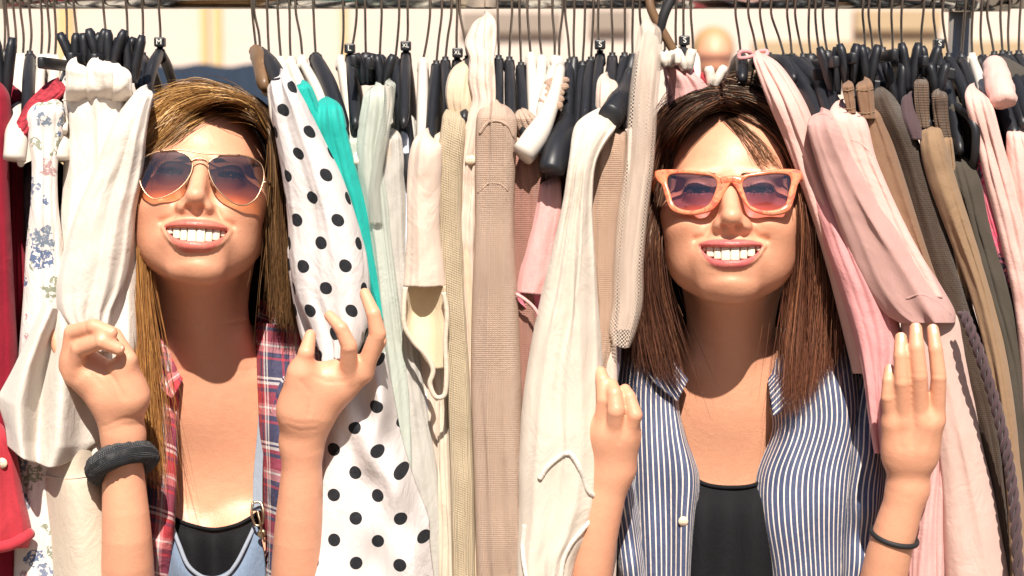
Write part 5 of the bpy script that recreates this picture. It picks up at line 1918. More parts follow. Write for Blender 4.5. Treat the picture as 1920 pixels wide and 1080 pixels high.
def nail(parent, a, b, wdt, nrm):
    """finger nail near tip b of a finger running a->b; nrm is the outward direction"""
    a, b, nrm = map(lambda q: np.asarray(q, float), (a, b, nrm))
    d = (b - a) / np.linalg.norm(b - a)
    nrm = nrm - d * (nrm @ d)
    nrm /= np.linalg.norm(nrm)
    sdv = np.cross(d, nrm)
    V, F = [], []
    n, m = 7, 7
    for i in range(m):
        v = i / (m - 1)
        for j in range(n):
            u = j / (n - 1) * 2 - 1
            ww = wdt * (.72 + .28 * math.sin(math.pi * min(1, v * 1.1 + .1))) * .78
            ang = u * .95
            V.append(b + d * (wdt * (.55 - 1.5 * (1 - v))) + sdv * ww * math.sin(ang) + nrm * (wdt * (.86 * math.cos(ang) + .16) - .10 * wdt * v))
    for i in range(m - 1):
        for j in range(n - 1):
            F.append((i * n + j, i * n + j + 1, (i + 1) * n + j + 1, (i + 1) * n + j))
    o = link_obj('nail', mesh_from(V, F), M['nail'], parent)
    return o
# ------------------------------------------------------------------ shopper in aviator sunglasses (left)
def finger(B, pts, rads, k=.004):
    B.chain([P(*q) for q in pts], [r * .94 / 1800 for r in rads], k)


SKIN = (.70, .355, .215)
p1 = empty('person', P(395, 1700, .13))
p1.location.z = 0
tag(p1, 'smiling person in aviator sunglasses and plaid shirt peeking between the clothes', 'person', 'shoppers peeking through the rack')
H1 = Head((376, 328), -.045, 8, 5 + 16, -4, .985)
LM1 = dict(chin=(374, 522), nose_tip=(366, 366), nose_base=(368, 392), mouth_l=(309, 425), mouth_r=(429, 431),
           open_top=(367, 426), open_bot=(367, 453), lip_top=(367, 413), lip_bot=(367, 471))
B1 = Body()
mo1 = build_head(B1, H1, LM1)
hr1 = HairRoot(B1)
# neck and chest
B1.cone(H1.w((0, -60, -34)), P(392, 720, .095), .047, .052, .015)
B1.cone(H1.w((0, -84, -22)), P(392, 700, .075), .030, .040, .012)
B1.cone(P(392, 730, .10), P(150, 800, .165), .048, .044, .05)
B1.cone(P(392, 730, .10), P(660, 800, .165), .048, .044, .05)
B1.ell(P(398, 900, .135), (.150, .090, .17), .05)
B1.ell(P(332, 1060, .075), (.062, .060, .078), .014)
B1.ell(P(468, 1060, .075), (.062, .060, .078), .014)
B1.cone(P(398, 1050, .15), P(398, 1420, .15), .105, .10, .05)
for sg in (-1, 1):
    B1.cone(P(395 + sg * 20, 728, .046), P(395 + sg * 130, 700, .078), .0095, .008, .010)
    B1.cone(H1.w((sg * 52, -48, -36)), P(395 + sg * 16, 716, .050), .011, .007, .012)
# arms
for sx, ex, wx, wy, wdy in ((150, 245, 231, 815, -.085), (660, 552, 566, 828, -.095)):
    B1.cone(P(sx, 810, .165), P(ex, 1420, .0), .042, .034, .02)
    arm = spline([P(ex, 1420, .0), P((ex * 2 + wx) / 3, 1180, -.045), P((ex + wx) / 2, 1010, -.075), P(wx, 880, wdy + .006), P(wx, wy, wdy)], 14)
    B1.chain(arm, np.interp(np.linspace(0, 1, 14), [0, .4, .7, .9, 1], [.033, .029, .0235, .0195, .0195]), .008, 1e-6)
# hand with the scrunchie
wr = P(231, 815, -.085)
B1.cone(wr, P(218, 742, -.092), .0195, .0245, .014, sy=1.3)
B1.cone(P(218, 742, -.092), P(160, 694, -.088), .025, .0205, .016, sy=1.4)
B1.cone(P(244, 742, -.098), P(232, 690, -.104), .0175, .014, .014)
B1.cone(P(165, 700, -.092), P(140, 672, -.094), .018, .013, .012)
finger(B1, [(128, 690, -.094), (136, 624, -.104), (176, 612, -.122), (208, 624, -.128)], [17, 16.5, 14.5, 13], .006)
finger(B1, [(136, 706, -.096), (150, 654, -.112), (190, 640, -.130), (222, 654, -.128)], [17, 16.5, 14.5, 12.5], .005)
finger(B1, [(132, 700, -.086), (110, 650, -.080), (92, 596, -.074)], [15, 13.5, 11], .006)
finger(B1, [(236, 704, -.10), (242, 672, -.110), (216, 626, -.108)], [16, 14.5, 12], .008)
# hand holding the polka dot blouse
wr2 = P(566, 828, -.095)
B1.cone(wr2, P(578, 770, -.103), .0198, .0245, .014, sy=1.35)
B1.cone(P(578, 770, -.103), P(622, 722, -.108), .0245, .021, .014, sy=1.4)
B1.cone(P(622, 722, -.108), P(670, 694, -.110), .020, .016, .014, sy=1.3)
B1.cone(P(560, 770, -.108), P(566, 700, -.118), .018, .0150, .016)
finger(B1, [(562, 712, -.116), (574, 662, -.124), (582, 628, -.112)], [19, 15.5, 11], .008)
finger(B1, [(654, 704, -.116), (654, 648, -.134), (640, 616, -.136), (618, 592, -.126)], [18, 15.5, 13, 10.5], .005)
finger(B1, [(682, 698, -.112), (708, 626, -.124), (700, 588, -.126), (684, 550, -.112)], [18, 16, 13.5, 10.5], .005)
finger(B1, [(676, 706, -.100), (712, 640, -.100), (706, 606, -.096)], [16, 13, 11], .006)
V, F = B1.mesh(.00185, lo=np.array((-9, -9, P(400, 1250, .1)[2])))
V = face_detail(V, H1, mo1)
V = skin_creases(V, F, [
    ([(196, 690), (215, 712), (232, 745)], 0.00066, 4), ([(150, 690), (172, 702), (190, 722)], 0.00044, 4), ([(195, 800), (228, 786), (262, 782)], 0.00055, 4),
    ([(196, 810), (230, 798), (264, 796)], 0.00033, 3.5), ([(134, 640), (146, 650)], 0.00033, 3), ([(158, 606), (162, 626)], 0.00039, 3), ([(176, 632), (180, 652)], 0.00039, 3),
    ([(534, 786), (560, 794), (592, 792)], 0.00030, 4), ([(540, 800), (562, 808), (590, 806)], 0.00033, 3.5), ([(566, 716), (584, 740), (580, 778)], 0.00066, 5),
    ([(586, 704), (612, 716), (646, 716)], 0.00055, 4), ([(638, 650), (668, 650)], 0.00033, 3), ([(690, 628), (724, 632)], 0.00033, 3), ([(630, 616), (650, 622)], 0.00028, 3),
    ([(310, 596), (390, 612), (470, 600)], 0.00044, 4), ([(320, 690), (400, 700), (470, 694)], 0.00028, 4)])
b1 = link_obj('body', mesh_from(V, F, 'body', True, None, skin_colors(V, H1, mo1, SKIN, (.46, .085, .080))), M['skin'], p1)
teeth(H1, mo1, p1)
eyes(H1, p1)
nail(p1, P(176, 612, -.122), P(208, 624, -.128), 12 / 1800, (0, -.8, .7))
nail(p1, P(190, 640, -.130), P(222, 654, -.128), 11.6 / 1800, (0, -.8, .7))

# clothes
lowB = Body()
lowB.cone(P(398, 1150, .15), P(398, 1420, .15), .125, .118, .05)
lowB.ell(P(398, 1500, .16), (.165, .11, .12), .05)
for sg in (-1, 1):
    hip = P(398, 1560, .16) + np.array((sg * .085, 0, 0))
    lowB.cone(hip, np.array((hip[0], .12, .50)), .082, .055, .04)
    lowB.cone(np.array((hip[0], .12, .50)), np.array((hip[0], .18, .05)), .058, .045, .04)
    lowB.cone(np.array((hip[0], .19, .03)), np.array((hip[0], .06, .025)), .040, .032, .03)
V, F = lowB.mesh(.008, hi=np.array((9, 9, P(400, 1300, .1)[2])))
V0, F0 = V, F
link_obj('trousers', mesh_from(V, F, 'trousers', True, np.c_[V[:, 0], V[:, 2]]), M['denim'], p1)
topf = sheet('black_top', [
    [(310, 930, .10), (325, 968, .035), (360, 985, .022), (400, 992, .034), (445, 984, .022), (480, 966, .035), (500, 940, .10)],
    [(308, 985, .09), (325, 1000, .02), (360, 1010, .006), (400, 1012, .022), (445, 1010, .006), (482, 1000, .02), (505, 985, .09)],
    [(300, 1180, .08), (322, 1180, .012), (360, 1180, -.004), (400, 1180, .008), (445, 1180, -.004), (490, 1180, .012), (515, 1180, .08)]],
    'black', p1, nu=60, nv=40, folds=.0012, seed=3)
cord('neckline_band', [(318, 962, .045), (335, 976, .024), (362, 986, .016), (400, 993, .026), (445, 984, .016), (468, 972, .024), (486, 960, .045)], .0022, 'black', p1)
bib = sheet('denim_bib', [
    [(318, 985, .012), (352, 1062, -.012), (400, 1082, -.014), (440, 1060, -.012), (482, 985, .008)],
    [(312, 1020, .006), (350, 1078, -.016), (400, 1092, -.018), (444, 1078, -.016), (492, 1015, .004)],
    [(300, 1180, .0), (350, 1180, -.02), (400, 1180, -.02), (450, 1180, -.02), (505, 1180, .0)]], 'denim', p1, nu=60, nv=40, folds=.0016, seed=6)
cord('bib_edge', [(322, 985, .008), (336, 1022, -.006), (354, 1062, -.018), (380, 1082, -.02), (400, 1086, -.022)], .0022, 'denim_seam', p1)
cord('bib_edge', [(478, 985, .006), (462, 1020, -.008), (442, 1058, -.018), (425, 1078, -.02), (400, 1087, -.022)], .0022, 'denim_seam', p1)
st = sheet('overall_strap', [[(488, 690, .06), (500, 690, .058)], [(484, 800, .035), (496, 800, .032)], [(476, 890, .02), (492, 890, .016)], [(474, 958, .006), (492, 958, .002)]], 'denim_seam', p1, nu=12, nv=40, folds=.0006, thick=.002)
bk = cord('strap_buckle', [(474, 942, -.002), (472, 965, -.006), (480, 985, -.008), (492, 982, -.008), (494, 960, -.006), (488, 942, -.002), (474, 942, -.002)], .0014, 'steel', p1)
cord('strap_buckle', [(483, 958, -.008), (488, 980, -.012), (492, 1005, -.012), (496, 1016, -.01)], .0013, 'steel', p1)
button(p1, 491, 1000, -.008, .005, 'steel')
plaid = sheet('plaid_front', [
    [(262, 590, .06), (280, 596, .045), (298, 604, .04), (312, 618, .045), (322, 640, .06)],
    [(262, 670, .05), (280, 676, .028), (302, 684, .018), (326, 690, .020), (340, 700, .04)],
    [(262, 780, .05), (280, 780, .018), (306, 780, .002), (326, 776, .008), (335, 776, .03)],
    [(264, 880, .04), (284, 880, .008), (310, 880, -.008), (330, 880, -.002), (334, 880, .02)],
    [(262, 970, .04), (282, 970, .004), (306, 970, -.012), (326, 966, -.006), (330, 968, .02)],
    [(255, 1120, .04), (272, 1120, .002), (292, 1120, -.014), (308, 1120, -.008), (314, 1120, .02)]],
    'plaid', p1, nu=60, nv=110, folds=.0045, fs=(50, 26), seed=12)
for inn, mid_, out in (
        ([(306, 560, .10), (300, 612, .064), (314, 664, .040), (342, 712, .020)], [(282, 574, .095), (276, 628, .050), (292, 684, .020), (334, 728, .008)], [(256, 596, .09), (254, 652, .040), (272, 706, .006), (322, 748, -.004)]),
        ([(486, 560, .10), (480, 620, .076), (484, 680, .058), (490, 730, .044)], [(514, 574, .095), (508, 636, .056), (506, 700, .034), (500, 750, .028)], [(546, 596, .09), (540, 660, .046), (530, 724, .020), (510, 775, .016)])):
    sheet('collar', [inn, mid_, out], 'plaid', p1, nu=50, nv=26, folds=.0014, thick=.0022)
sheet('plaid_front', [
    [(478, 604, .08), (498, 606, .062), (525, 610, .05), (560, 612, .05), (600, 620, .06)],
    [(484, 700, .055), (500, 700, .036), (525, 700, .024), (560, 700, .03), (600, 700, .05)],
    [(488, 800, .04), (502, 800, .022), (525, 800, .010), (555, 800, .016), (590, 800, .04)],
    [(492, 900, .03), (504, 900, .012), (522, 900, .0), (550, 900, .006), (585, 900, .03)],
    [(494, 1120, .03), (504, 1120, .006), (520, 1120, -.004), (548, 1120, .002), (580, 1120, .03)]],
    'plaid', p1, nu=60, nv=110, folds=.0042, fs=(50, 24), seed=14)
for nm_, xx0, xx1, ex in (('plaid_sleeve', 150, 235, 235), ('plaid_sleeve', 660, 570, 570)):
    g_ = Geo()
    g_.tube(spline([P(xx0, 780, .17), P((xx0 + ex) / 2, 1040, .08), P(ex, 1240, -.01), P(ex, 1265, -.02)], 30), .052, 18)
    me = g_.mesh()
    l = me.uv_layers.new(name='UVMap')
    for lp_ in me.loops:
        v = me.vertices[lp_.vertex_index].co
        l.data[lp_.index].uv = (v.x, v.z)
    link_obj(nm_, me, M['plaid'], p1)

# scrunchie
def ring(c, ax, R, r, name, mat, parent=None, n=48, m=14, lump=0.0, sy=1.0):
    ax = np.asarray(ax, float)
    ax /= np.linalg.norm(ax)
    u = np.cross(ax, (0, 1, 0))
    u /= np.linalg.norm(u)
    v = np.cross(ax, u)
    wv = wob(3, 8)
    V, UV = [], []
    for i in range(n):
        t = 2 * math.pi * i / n
        d = u * math.cos(t) + v * math.sin(t) * sy
        rr = r * (1 + lump * float(wv(t * 3, 0)))
        for j in range(m):
            s = 2 * math.pi * j / m
            V.append(c + d * (R + rr * math.cos(s)) + ax * rr * math.sin(s) * 1.1)
            UV.append((t * R, s * r))
    F = [(i * m + j, ((i + 1) % n) * m + j, ((i + 1) % n) * m + (j + 1) % m, i * m + (j + 1) % m) for i in range(n) for j in range(m)]
    return link_obj(name, mesh_from(V, F, name, True, UV), M[mat], parent)


def path_dir(a, b):
    return np.asarray(b) - np.asarray(a)


sc_ = ring(P(229, 868, -.081), path_dir(P(240, 960, -.10), P(222, 780, -.055)) + np.array((-.02, 0, 0)), .027, .0108, 'scrunchie', 'terry', lump=.10, n=72)
lump(sc_, .0008, 420, 2)
tag(sc_, 'charcoal terry scrunchie on the wrist beside the cream sleeve', 'scrunchie')

# hair: guides in photo position + depth, roots at the parting
def gd(*pts):
    return [P(*q) for q in pts]


DK, MID, GOLD, OR = (.045, .022, .010), (.13, .062, .024), (.46, .24, .075), (.50, .22, .06)
sheets1 = [
    # crown swept over from the parting to the left
    dict(g=[hr1(.001, (500, 250, .0), (470, 200, -.02), (410, 186, -.035), (345, 214, -.04), (300, 262, -.03), (268, 310, -.01), (252, 380, .0)),
            hr1(.006, (498, 240, .0), (462, 186, -.015), (400, 172, -.025), (335, 196, -.025), (290, 245, -.02), (262, 300, .0), (248, 380, .01)),
            gd((494, 226, .015), (450, 190, .0), (390, 180, -.005), (325, 198, -.005), (282, 232, .0), (258, 295, .015), (244, 380, .02)),
            gd((490, 214, .04), (440, 184, .03), (380, 174, .03), (318, 192, .03), (276, 226, .03), (254, 295, .035), (240, 380, .04)),
            gd((486, 210, .09), (440, 184, .09), (380, 176, .09), (318, 194, .09), (276, 226, .08), (252, 300, .07), (238, 400, .06))],
         n=2800, c0=MID, c1=GOLD, cp=.7, th=.005, clump=.3, cl=9, hl=((.62, .36, .13), .22), lmin=.9, wav=.0016),
    # fringe edge across the forehead
    dict(g=[hr1(.0015, (502, 262, .0), (476, 226, -.03), (420, 216, -.048), (360, 238, -.052), (312, 272, -.045), (284, 300, -.03), (262, 340, -.01)),
            hr1(.0015, (500, 255, .0), (470, 206, -.025), (412, 194, -.04), (350, 220, -.045), (304, 264, -.038), (272, 306, -.02), (256, 350, .0))],
         n=520, c0=DK, c1=(.30, .15, .05), th=.003, clump=.5, cl=14, hl=((.5, .27, .09), .15), lmin=.8, under=False),
    # right side, dark
    dict(g=[gd((486, 206, .02), (508, 250, .0), (514, 320, .0), (512, 400, .0), (516, 480, .005), (518, 560, .01), (520, 606, .01)),
            gd((480, 200, .03), (518, 250, .01), (528, 330, .0), (528, 420, .0), (534, 500, .0), (538, 570, .005), (536, 616, .005)),
            gd((474, 190, .05), (522, 240, .04), (540, 330, .03), (544, 430, .02), (552, 510, .02), (556, 580, .02), (552, 622, .02)),
            gd((468, 180, .09), (520, 230, .09), (546, 330, .07), (554, 440, .06), (562, 530, .05), (572, 600, .05), (575, 640, .05))],
         n=1900, c0=DK, c1=(.12, .062, .027), th=.009, clump=.45, cl=8, hl=((.26, .14, .055), .06), stray=.1),
    # left side, long and fair
    dict(g=[gd((284, 250, .0), (268, 320, -.02), (264, 420, -.03), (268, 520, -.03), (276, 620, -.03), (284, 720, -.03), (292, 850, -.035), (296, 925, -.035)),
            gd((276, 250, .02), (258, 330, -.01), (253, 430, -.025), (255, 530, -.025), (264, 640, -.025), (274, 740, -.028), (286, 850, -.03), (292, 910, -.03)),
            gd((268, 250, .06), (248, 340, .02), (240, 440, .0), (240, 540, -.01), (248, 640, -.015), (262, 740, -.02), (276, 850, -.025))],
         n=1300, c0=(.20, .095, .034), c1=(.36, .16, .05), th=.009, clump=.6, cl=7, hl=((.52, .27, .085), .18), stray=.14, lmin=.5),
    # flyaways over the crown
    dict(g=[gd((470, 200, .03), (420, 168, .03), (340, 162, .03), (290, 196, .03), (260, 240, .03)), gd((500, 215, .05), (440, 172, .05), (360, 166, .05), (300, 186, .05), (250, 220, .05))],
         n=60, c0=MID, c1=GOLD, th=.012, stray=.6, under=False, r=.00028),
    # back of the head
    dict(g=[gd((380, 180, .09), (280, 214, .12), (250, 340, .14), (255, 500, .13), (262, 640, .12), (262, 800, .1)), gd((380, 180, .12), (320, 196, .18), (310, 340, .2), (320, 500, .17), (330, 640, .14), (330, 800, .13)),
            gd((390, 180, .12), (450, 196, .18), (460, 340, .2), (450, 500, .17), (450, 640, .14), (450, 800, .13)), gd((390, 180, .09), (500, 214, .12), (535, 340, .13), (545, 500, .12), (550, 640, .11), (550, 760, .1))],
         n=1100, c0=DK, c1=MID, th=.008, lmin=.9),
]
strands('hair', sheets1, 'hair', p1, 3)

# ------------------------------------------------------------------ sunglasses
def glasses_frame_pts(H, px, z, curve):
    """outline in photo pixels -> world points on the curved lens surface at head depth z"""
    out = []
    for q in px:
        l = H.px(q[0], q[1], z)
        zz = z - curve * l[0] ** 2
        l = H.px(q[0], q[1], zz)
        out.append(l)
    return np.array(out)


def closed(pts, n):
    pts = np.asarray(pts, float)
    k = len(pts)
    e = np.concatenate([pts[-2:], pts, pts[:3]])
    s = spline(e, (k + 4) * 24)
    a = int(np.argmin(np.linalg.norm(s[24:72] - pts[0], axis=1))) + 24
    tail = len(s) - 96
    b = int(np.argmin(np.linalg.norm(s[tail:] - pts[0], axis=1))) + tail
    seg = s[a:b]
    d = np.r_[0, np.cumsum(np.linalg.norm(np.diff(seg, axis=0), axis=1))]
    t = np.linspace(0, d[-1], n, endpoint=False)
    return np.stack([np.interp(t, d, seg[:, i]) for i in range(3)], -1)


def lens(H, loop, name, mat, parent, inset=0.0):
    c = loop.mean(0)
    ymin, ymax = loop[:, 1].min(), loop[:, 1].max()
    n = len(loop)
    rings = 7
    V, UV = [], []
    for i in range(rings):
        f = (i + 1) / rings
        for q in loop:
            p = c + (q - c) * f
            p = p + np.array((0, 0, 1.6 * (1 - f * f)))
            V.append(p)
            UV.append((.5, (p[1] - ymin) / (ymax - ymin)))
    V.append(c + np.array((0, 0, 1.6)))
    UV.append((.5, (c[1] - ymin) / (ymax - ymin)))
    F = []
    for i in range(rings - 1):
        for j in range(n):
            j2 = (j + 1) % n
            F.append((i * n + j, (i + 1) * n + j, (i + 1) * n + j2, i * n + j2))
    for j in range(n):
        F.append((len(V) - 1, j, (j + 1) % n))
    return link_obj(name, mesh_from(H.w(V), F, name, True, UV), M[mat], parent)


gl1 = empty('aviator_sunglasses', H1.w((0, 0, 90)))
tag(gl1, 'gold wire aviator sunglasses with blue to amber lenses', 'sunglasses')
AVL = [(262, 318), (266, 300), (284, 288), (315, 283), (345, 288), (359, 300), (360, 318), (349, 340), (330, 358), (305, 370), (286, 372), (270, 358), (262, 338)]
AVR = [(391, 318), (392, 304), (408, 294), (435, 290), (465, 294), (488, 306), (495, 326), (491, 350), (478, 374), (458, 385), (440, 382), (418, 366), (400, 344)]
loops1 = []
for ol in (AVL, AVR):
    lp = closed(glasses_frame_pts(H1, ol, 84, .0020), 72)
    loops1.append(lp)
    g_ = Geo()
    g_.tube(H1.w(np.vstack([lp, lp[:2]])), .00075, 8)
    g_.obj('lens_rim', M['gold'], gl1)
    lens(H1, lp, 'lens', 'lens_l', gl1)
for pts, r in (([(300, 283), (340, 281), (375, 287), (410, 290), (450, 291)], .00065), ([(358, 302), (366, 298), (376, 297), (386, 300), (392, 306)], .0010)):
    L_ = glasses_frame_pts(H1, pts, 86, .0020)
    g_ = Geo()
    g_.tube(H1.w(spline(L_, 24)), r, 8)
    g_.obj('bridge', M['gold'], gl1)
for (hx, hy), sg in (((255, 322), -1), ((501, 342), 1)):
    a = glasses_frame_pts(H1, [(hx + sg * -8, hy)], 84, .0020)[0]
    b = glasses_frame_pts(H1, [(hx, hy)], 82, .0020)[0]
    g_ = Geo()
    g_.tube(H1.w([a, b, b + np.array((sg * 3, 0, -6))]), .0018, 8)
    g_.obj('hinge', M['gold'], gl1)
    g_ = Geo()
    g_.tube(H1.w(spline([b + np.array((sg * 2, 0, -3)), np.array((sg * 77, 4, 20)), np.array((sg * 79, 4, -20)), np.array((sg * 78, -18, -38))], 24)), .0010, 8)
    g_.obj('temple_arm', M['gold'], gl1)
for sx in (-1, 1):
    g_ = Geo()
    c_ = H1.w((sx * 12.5, -8, 79))
    g_.tube([c_ + np.array((0, 0, .005)), c_, c_ + np.array((sx * .002, 0, -.006))], [.0012, .0028, .0014], 10)
    g_.obj('nose_pad', M['plastic_white'], gl1)

# ------------------------------------------------------------------ dark-haired shopper (right)
p2 = empty('person', P(1370, 1700, .13))
p2.location.z = 0
tag(p2, 'smiling dark-haired person in orange sunglasses and blue striped shirt peeking between the clothes', 'person', 'shoppers peeking through the rack')
H2 = Head((1366, 360), -.045, -9, 5 + 11, 0.5, 1.03)
LM2 = dict(chin=(1368, 558), nose_tip=(1371, 406), nose_base=(1372, 428), mouth_l=(1311, 461), mouth_r=(1430, 460),
           open_top=(1369, 463), open_bot=(1369, 488), lip_top=(1369, 451), lip_bot=(1369, 504))
B2 = Body()
mo2 = build_head(B2, H2, LM2)
hr2 = HairRoot(B2)
B2.cone(H2.w((0, -60, -34)), P(1368, 730, .095), .046, .050, .015)
B2.cone(H2.w((0, -84, -24)), P(1368, 710, .075), .030, .040, .012)
B2.cone(P(1368, 730, .10), P(1130, 810, .165), .046, .044, .05)
B2.cone(P(1368, 730, .10), P(1640, 810, .165), .046, .044, .05)
B2.ell(P(1370, 900, .135), (.150, .090, .17), .05)
B2.ell(P(1300, 1050, .080), (.070, .062, .075), .03)
B2.ell(P(1440, 1050, .080), (.070, .062, .075), .03)
B2.cone(P(1370, 1050, .15), P(1370, 1420, .15), .105, .10, .05)
for sg in (-1, 1):
    B2.cone(P(1368 + sg * 20, 734, .046), P(1368 + sg * 130, 706, .078), .0095, .008, .010)
    B2.cone(H2.w((sg * 50, -48, -36)), P(1368 + sg * 16, 722, .050), .011, .007, .012)
for pts in ([(1130, 820, .165, .042), (1070, 1430, .0, .030), (1112, 1040, -.06, .0225), (1148, 880, -.072, .0190)],
            [(1640, 820, .165, .042), (1600, 1430, .0, .030), (1664, 1050, -.08, .0230), (1702, 918, -.095, .0195)]):
    B2.cone(P(*pts[0][:3]), P(*pts[1][:3]), pts[0][3], pts[1][3], .01)
    q_ = np.array([list(P(*a[:3])) + [a[3]] for a in pts[1:]])
    q_ = spline(q_, 16)
    B2.chain(q_[:, :3], q_[:, 3], .008, 1e-6)
# hand behind the white blouse (knuckles showing)
B2.cone(P(1152, 872, -.072), P(1158, 812, -.082), .0205, .0225, .016, sy=1.3)
B2.cone(P(1150, 820, -.080), P(1120, 800, -.072), .020, .018, .016, sy=1.3)
finger(B2, [(1174, 826, -.086), (1190, 778, -.098), (1180, 744, -.094), (1172, 730, -.086)], [17, 15, 12.5, 11], .005)
finger(B2, [(1152, 826, -.088), (1155, 770, -.102), (1152, 738, -.098), (1148, 722, -.088)], [18, 16.5, 14, 12], .004)
finger(B2, [(1128, 816, -.082), (1134, 750, -.090), (1130, 712, -.084), (1126, 698, -.078)], [18, 16, 13.5, 12], .004)
# hand laid over the pink jumper
B2.cone(P(1702, 912, -.095), P(1706, 846, -.108), .0195, .0225, .012, sy=1.4)
B2.cone(P(1688, 850, -.104), P(1682, 792, -.114), .0180, .0160, .012, sy=1.3)
B2.cone(P(1724, 850, -.106), P(1738, 790, -.118), .0190, .0175, .012, sy=1.3)
fing2 = [[(1672, 796, -.114), (1664, 744, -.124), (1666, 714, -.124), (1668, 692, -.118)],
         [(1694, 788, -.118), (1691, 716, -.132), (1689, 666, -.132), (1689, 634, -.124)],
         [(1725, 782, -.121), (1724, 704, -.136), (1719, 652, -.136), (1717, 616, -.128)],
         [(1756, 786, -.118), (1760, 706, -.132), (1754, 654, -.132), (1749, 618, -.124)]]
for f_, rr in zip(fing2, ([14, 12.5, 11.5, 10], [16, 14.6, 13.6, 11.6], [16.5, 15, 14, 12], [16.3, 14.6, 13.4, 11.4])):
    finger(B2, f_, rr, .0045)
V, F = B2.mesh(.00185, lo=np.array((-9, -9, P(400, 1250, .1)[2])))
V = face_detail(V, H2, mo2)
V = skin_creases(V, F, [
    ([(1654, 742), (1676, 742)], 0.00033, 3), ([(1676, 712), (1706, 712)], 0.00039, 3), ([(1708, 702), (1740, 702)], 0.00039, 3), ([(1744, 704), (1774, 704)], 0.00039, 3),
    ([(1677, 718), (1706, 718)], 0.00022, 3), ([(1709, 709), (1740, 709)], 0.00022, 3), ([(1678, 664), (1702, 664)], 0.00028, 3), ([(1706, 650), (1734, 650)], 0.00028, 3), ([(1740, 652), (1766, 652)], 0.00028, 3),
    ([(1697, 790), (1698, 850)], -0.00044, 6), ([(1727, 785), (1722, 850)], -0.00049, 6), ([(1755, 790), (1738, 850)], -0.00044, 6), ([(1712, 790), (1712, 836)], 0.00055, 6), ([(1742, 790), (1732, 836)], 0.00055, 6), ([(1683, 800), (1690, 840)], 0.00044, 6),
    ([(1166, 770), (1170, 800), (1162, 830)], 0.00055, 4), ([(1145, 770), (1172, 772)], 0.00028, 3),
    ([(1300, 632), (1370, 646), (1440, 630)], 0.00033, 4)])
b2 = link_obj('body', mesh_from(V, F, 'body', True, None, skin_colors(V, H2, mo2, SKIN, (.44, .055, .085))), M['skin'], p2)
for f_, rr in zip(fing2, (10, 11.6, 12, 11.4)):
    nail(p2, P(*f_[2]), P(*f_[3]), rr / 1800, (0, -1, .15))
teeth(H2, mo2, p2)
eyes(H2, p2)
V = V0 + (P(1370, 1150, .15) - P(398, 1150, .15))
link_obj('trousers', mesh_from(V, F0, 'trousers', True, np.c_[V[:, 0], V[:, 2]]), M['denim'], p2)
sheet('black_top', [
    [(1270, 845, .09), (1285, 880, .04), (1320, 906, .022), (1368, 913, .024), (1415, 908, .020), (1445, 885, .036), (1462, 850, .09)],
    [(1270, 960, .07), (1285, 960, .012), (1320, 962, -.004), (1368, 962, .006), (1415, 962, -.004), (1450, 960, .012), (1470, 960, .07)],
    [(1268, 1180, .07), (1285, 1180, .006), (1320, 1180, -.008), (1368, 1180, .0), (1415, 1180, -.008), (1450, 1180, .006), (1472, 1180, .07)]],
    'black', p2, nu=60, nv=50, folds=.0014, seed=5)
cord('neckline_band', [(1276, 862, .06), (1288, 884, .034), (1320, 907, .018), (1368, 914, .020), (1415, 909, .016), (1442, 888, .03), (1454, 868, .06)], .0022, 'black', p2)
# striped shirt
sheet('shirt_front', [
    [(1150, 650, .07), (1180, 640, .055), (1215, 640, .045), (1245, 650, .042), (1270, 680, .050), (1290, 700, .065)],
    [(1140, 720, .06), (1175, 716, .040), (1210, 716, .024), (1240, 722, .020), (1262, 740, .022), (1272, 752, .04)],
    [(1142, 800, .05), (1176, 800, .028), (1212, 800, .008), (1244, 806, .006), (1272, 812, .006), (1284, 816, .026)],
    [(1146, 880, .045), (1180, 880, .018), (1216, 880, -.004), (1250, 886, -.006), (1292, 890, -.008), (1310, 892, .014)],
    [(1152, 960, .04), (1184, 960, .012), (1218, 965, -.010), (1252, 970, -.006), (1286, 970, -.016), (1305, 972, .010)],
    [(1165, 1120, .04), (1194, 1120, .008), (1224, 1120, -.012), (1250, 1120, -.008), (1280, 1120, -.018), (1296, 1120, .008)]],
    'stripe', p2, nu=90, nv=120, folds=.0055, fs=(34, 16), seed=22)
sheet('shirt_front', [
    [(1440, 695, .06), (1462, 665, .046), (1500, 645, .04), (1545, 635, .045), (1590, 632, .055), (1632, 640, .075)],
    [(1432, 716, .045), (1462, 712, .026), (1505, 706, .018), (1550, 704, .018), (1596, 704, .03), (1636, 706, .06)],
    [(1450, 800, .03), (1474, 800, .010), (1512, 798, .002), (1552, 796, .004), (1596, 796, .016), (1636, 800, .05)],
    [(1420, 900, .014), (1446, 900, -.008), (1490, 896, -.016), (1540, 892, -.012), (1584, 890, .004), (1624, 892, .04)],
    [(1420, 970, .010), (1446, 972, -.014), (1492, 972, -.022), (1540, 970, -.016), (1580, 966, .0), (1612, 966, .035)],
    [(1438, 1060, .010), (1460, 1064, -.014), (1500, 1066, -.024), (1540, 1066, -.018), (1575, 1062, -.004), (1600, 1060, .03)],
    [(1446, 1140, .010), (1466, 1140, -.012), (1500, 1140, -.022), (1540, 1140, -.018), (1572, 1140, -.004), (1596, 1140, .03)]],
    'stripe', p2, nu=90, nv=130, folds=.0055, fs=(32, 16), seed=24)
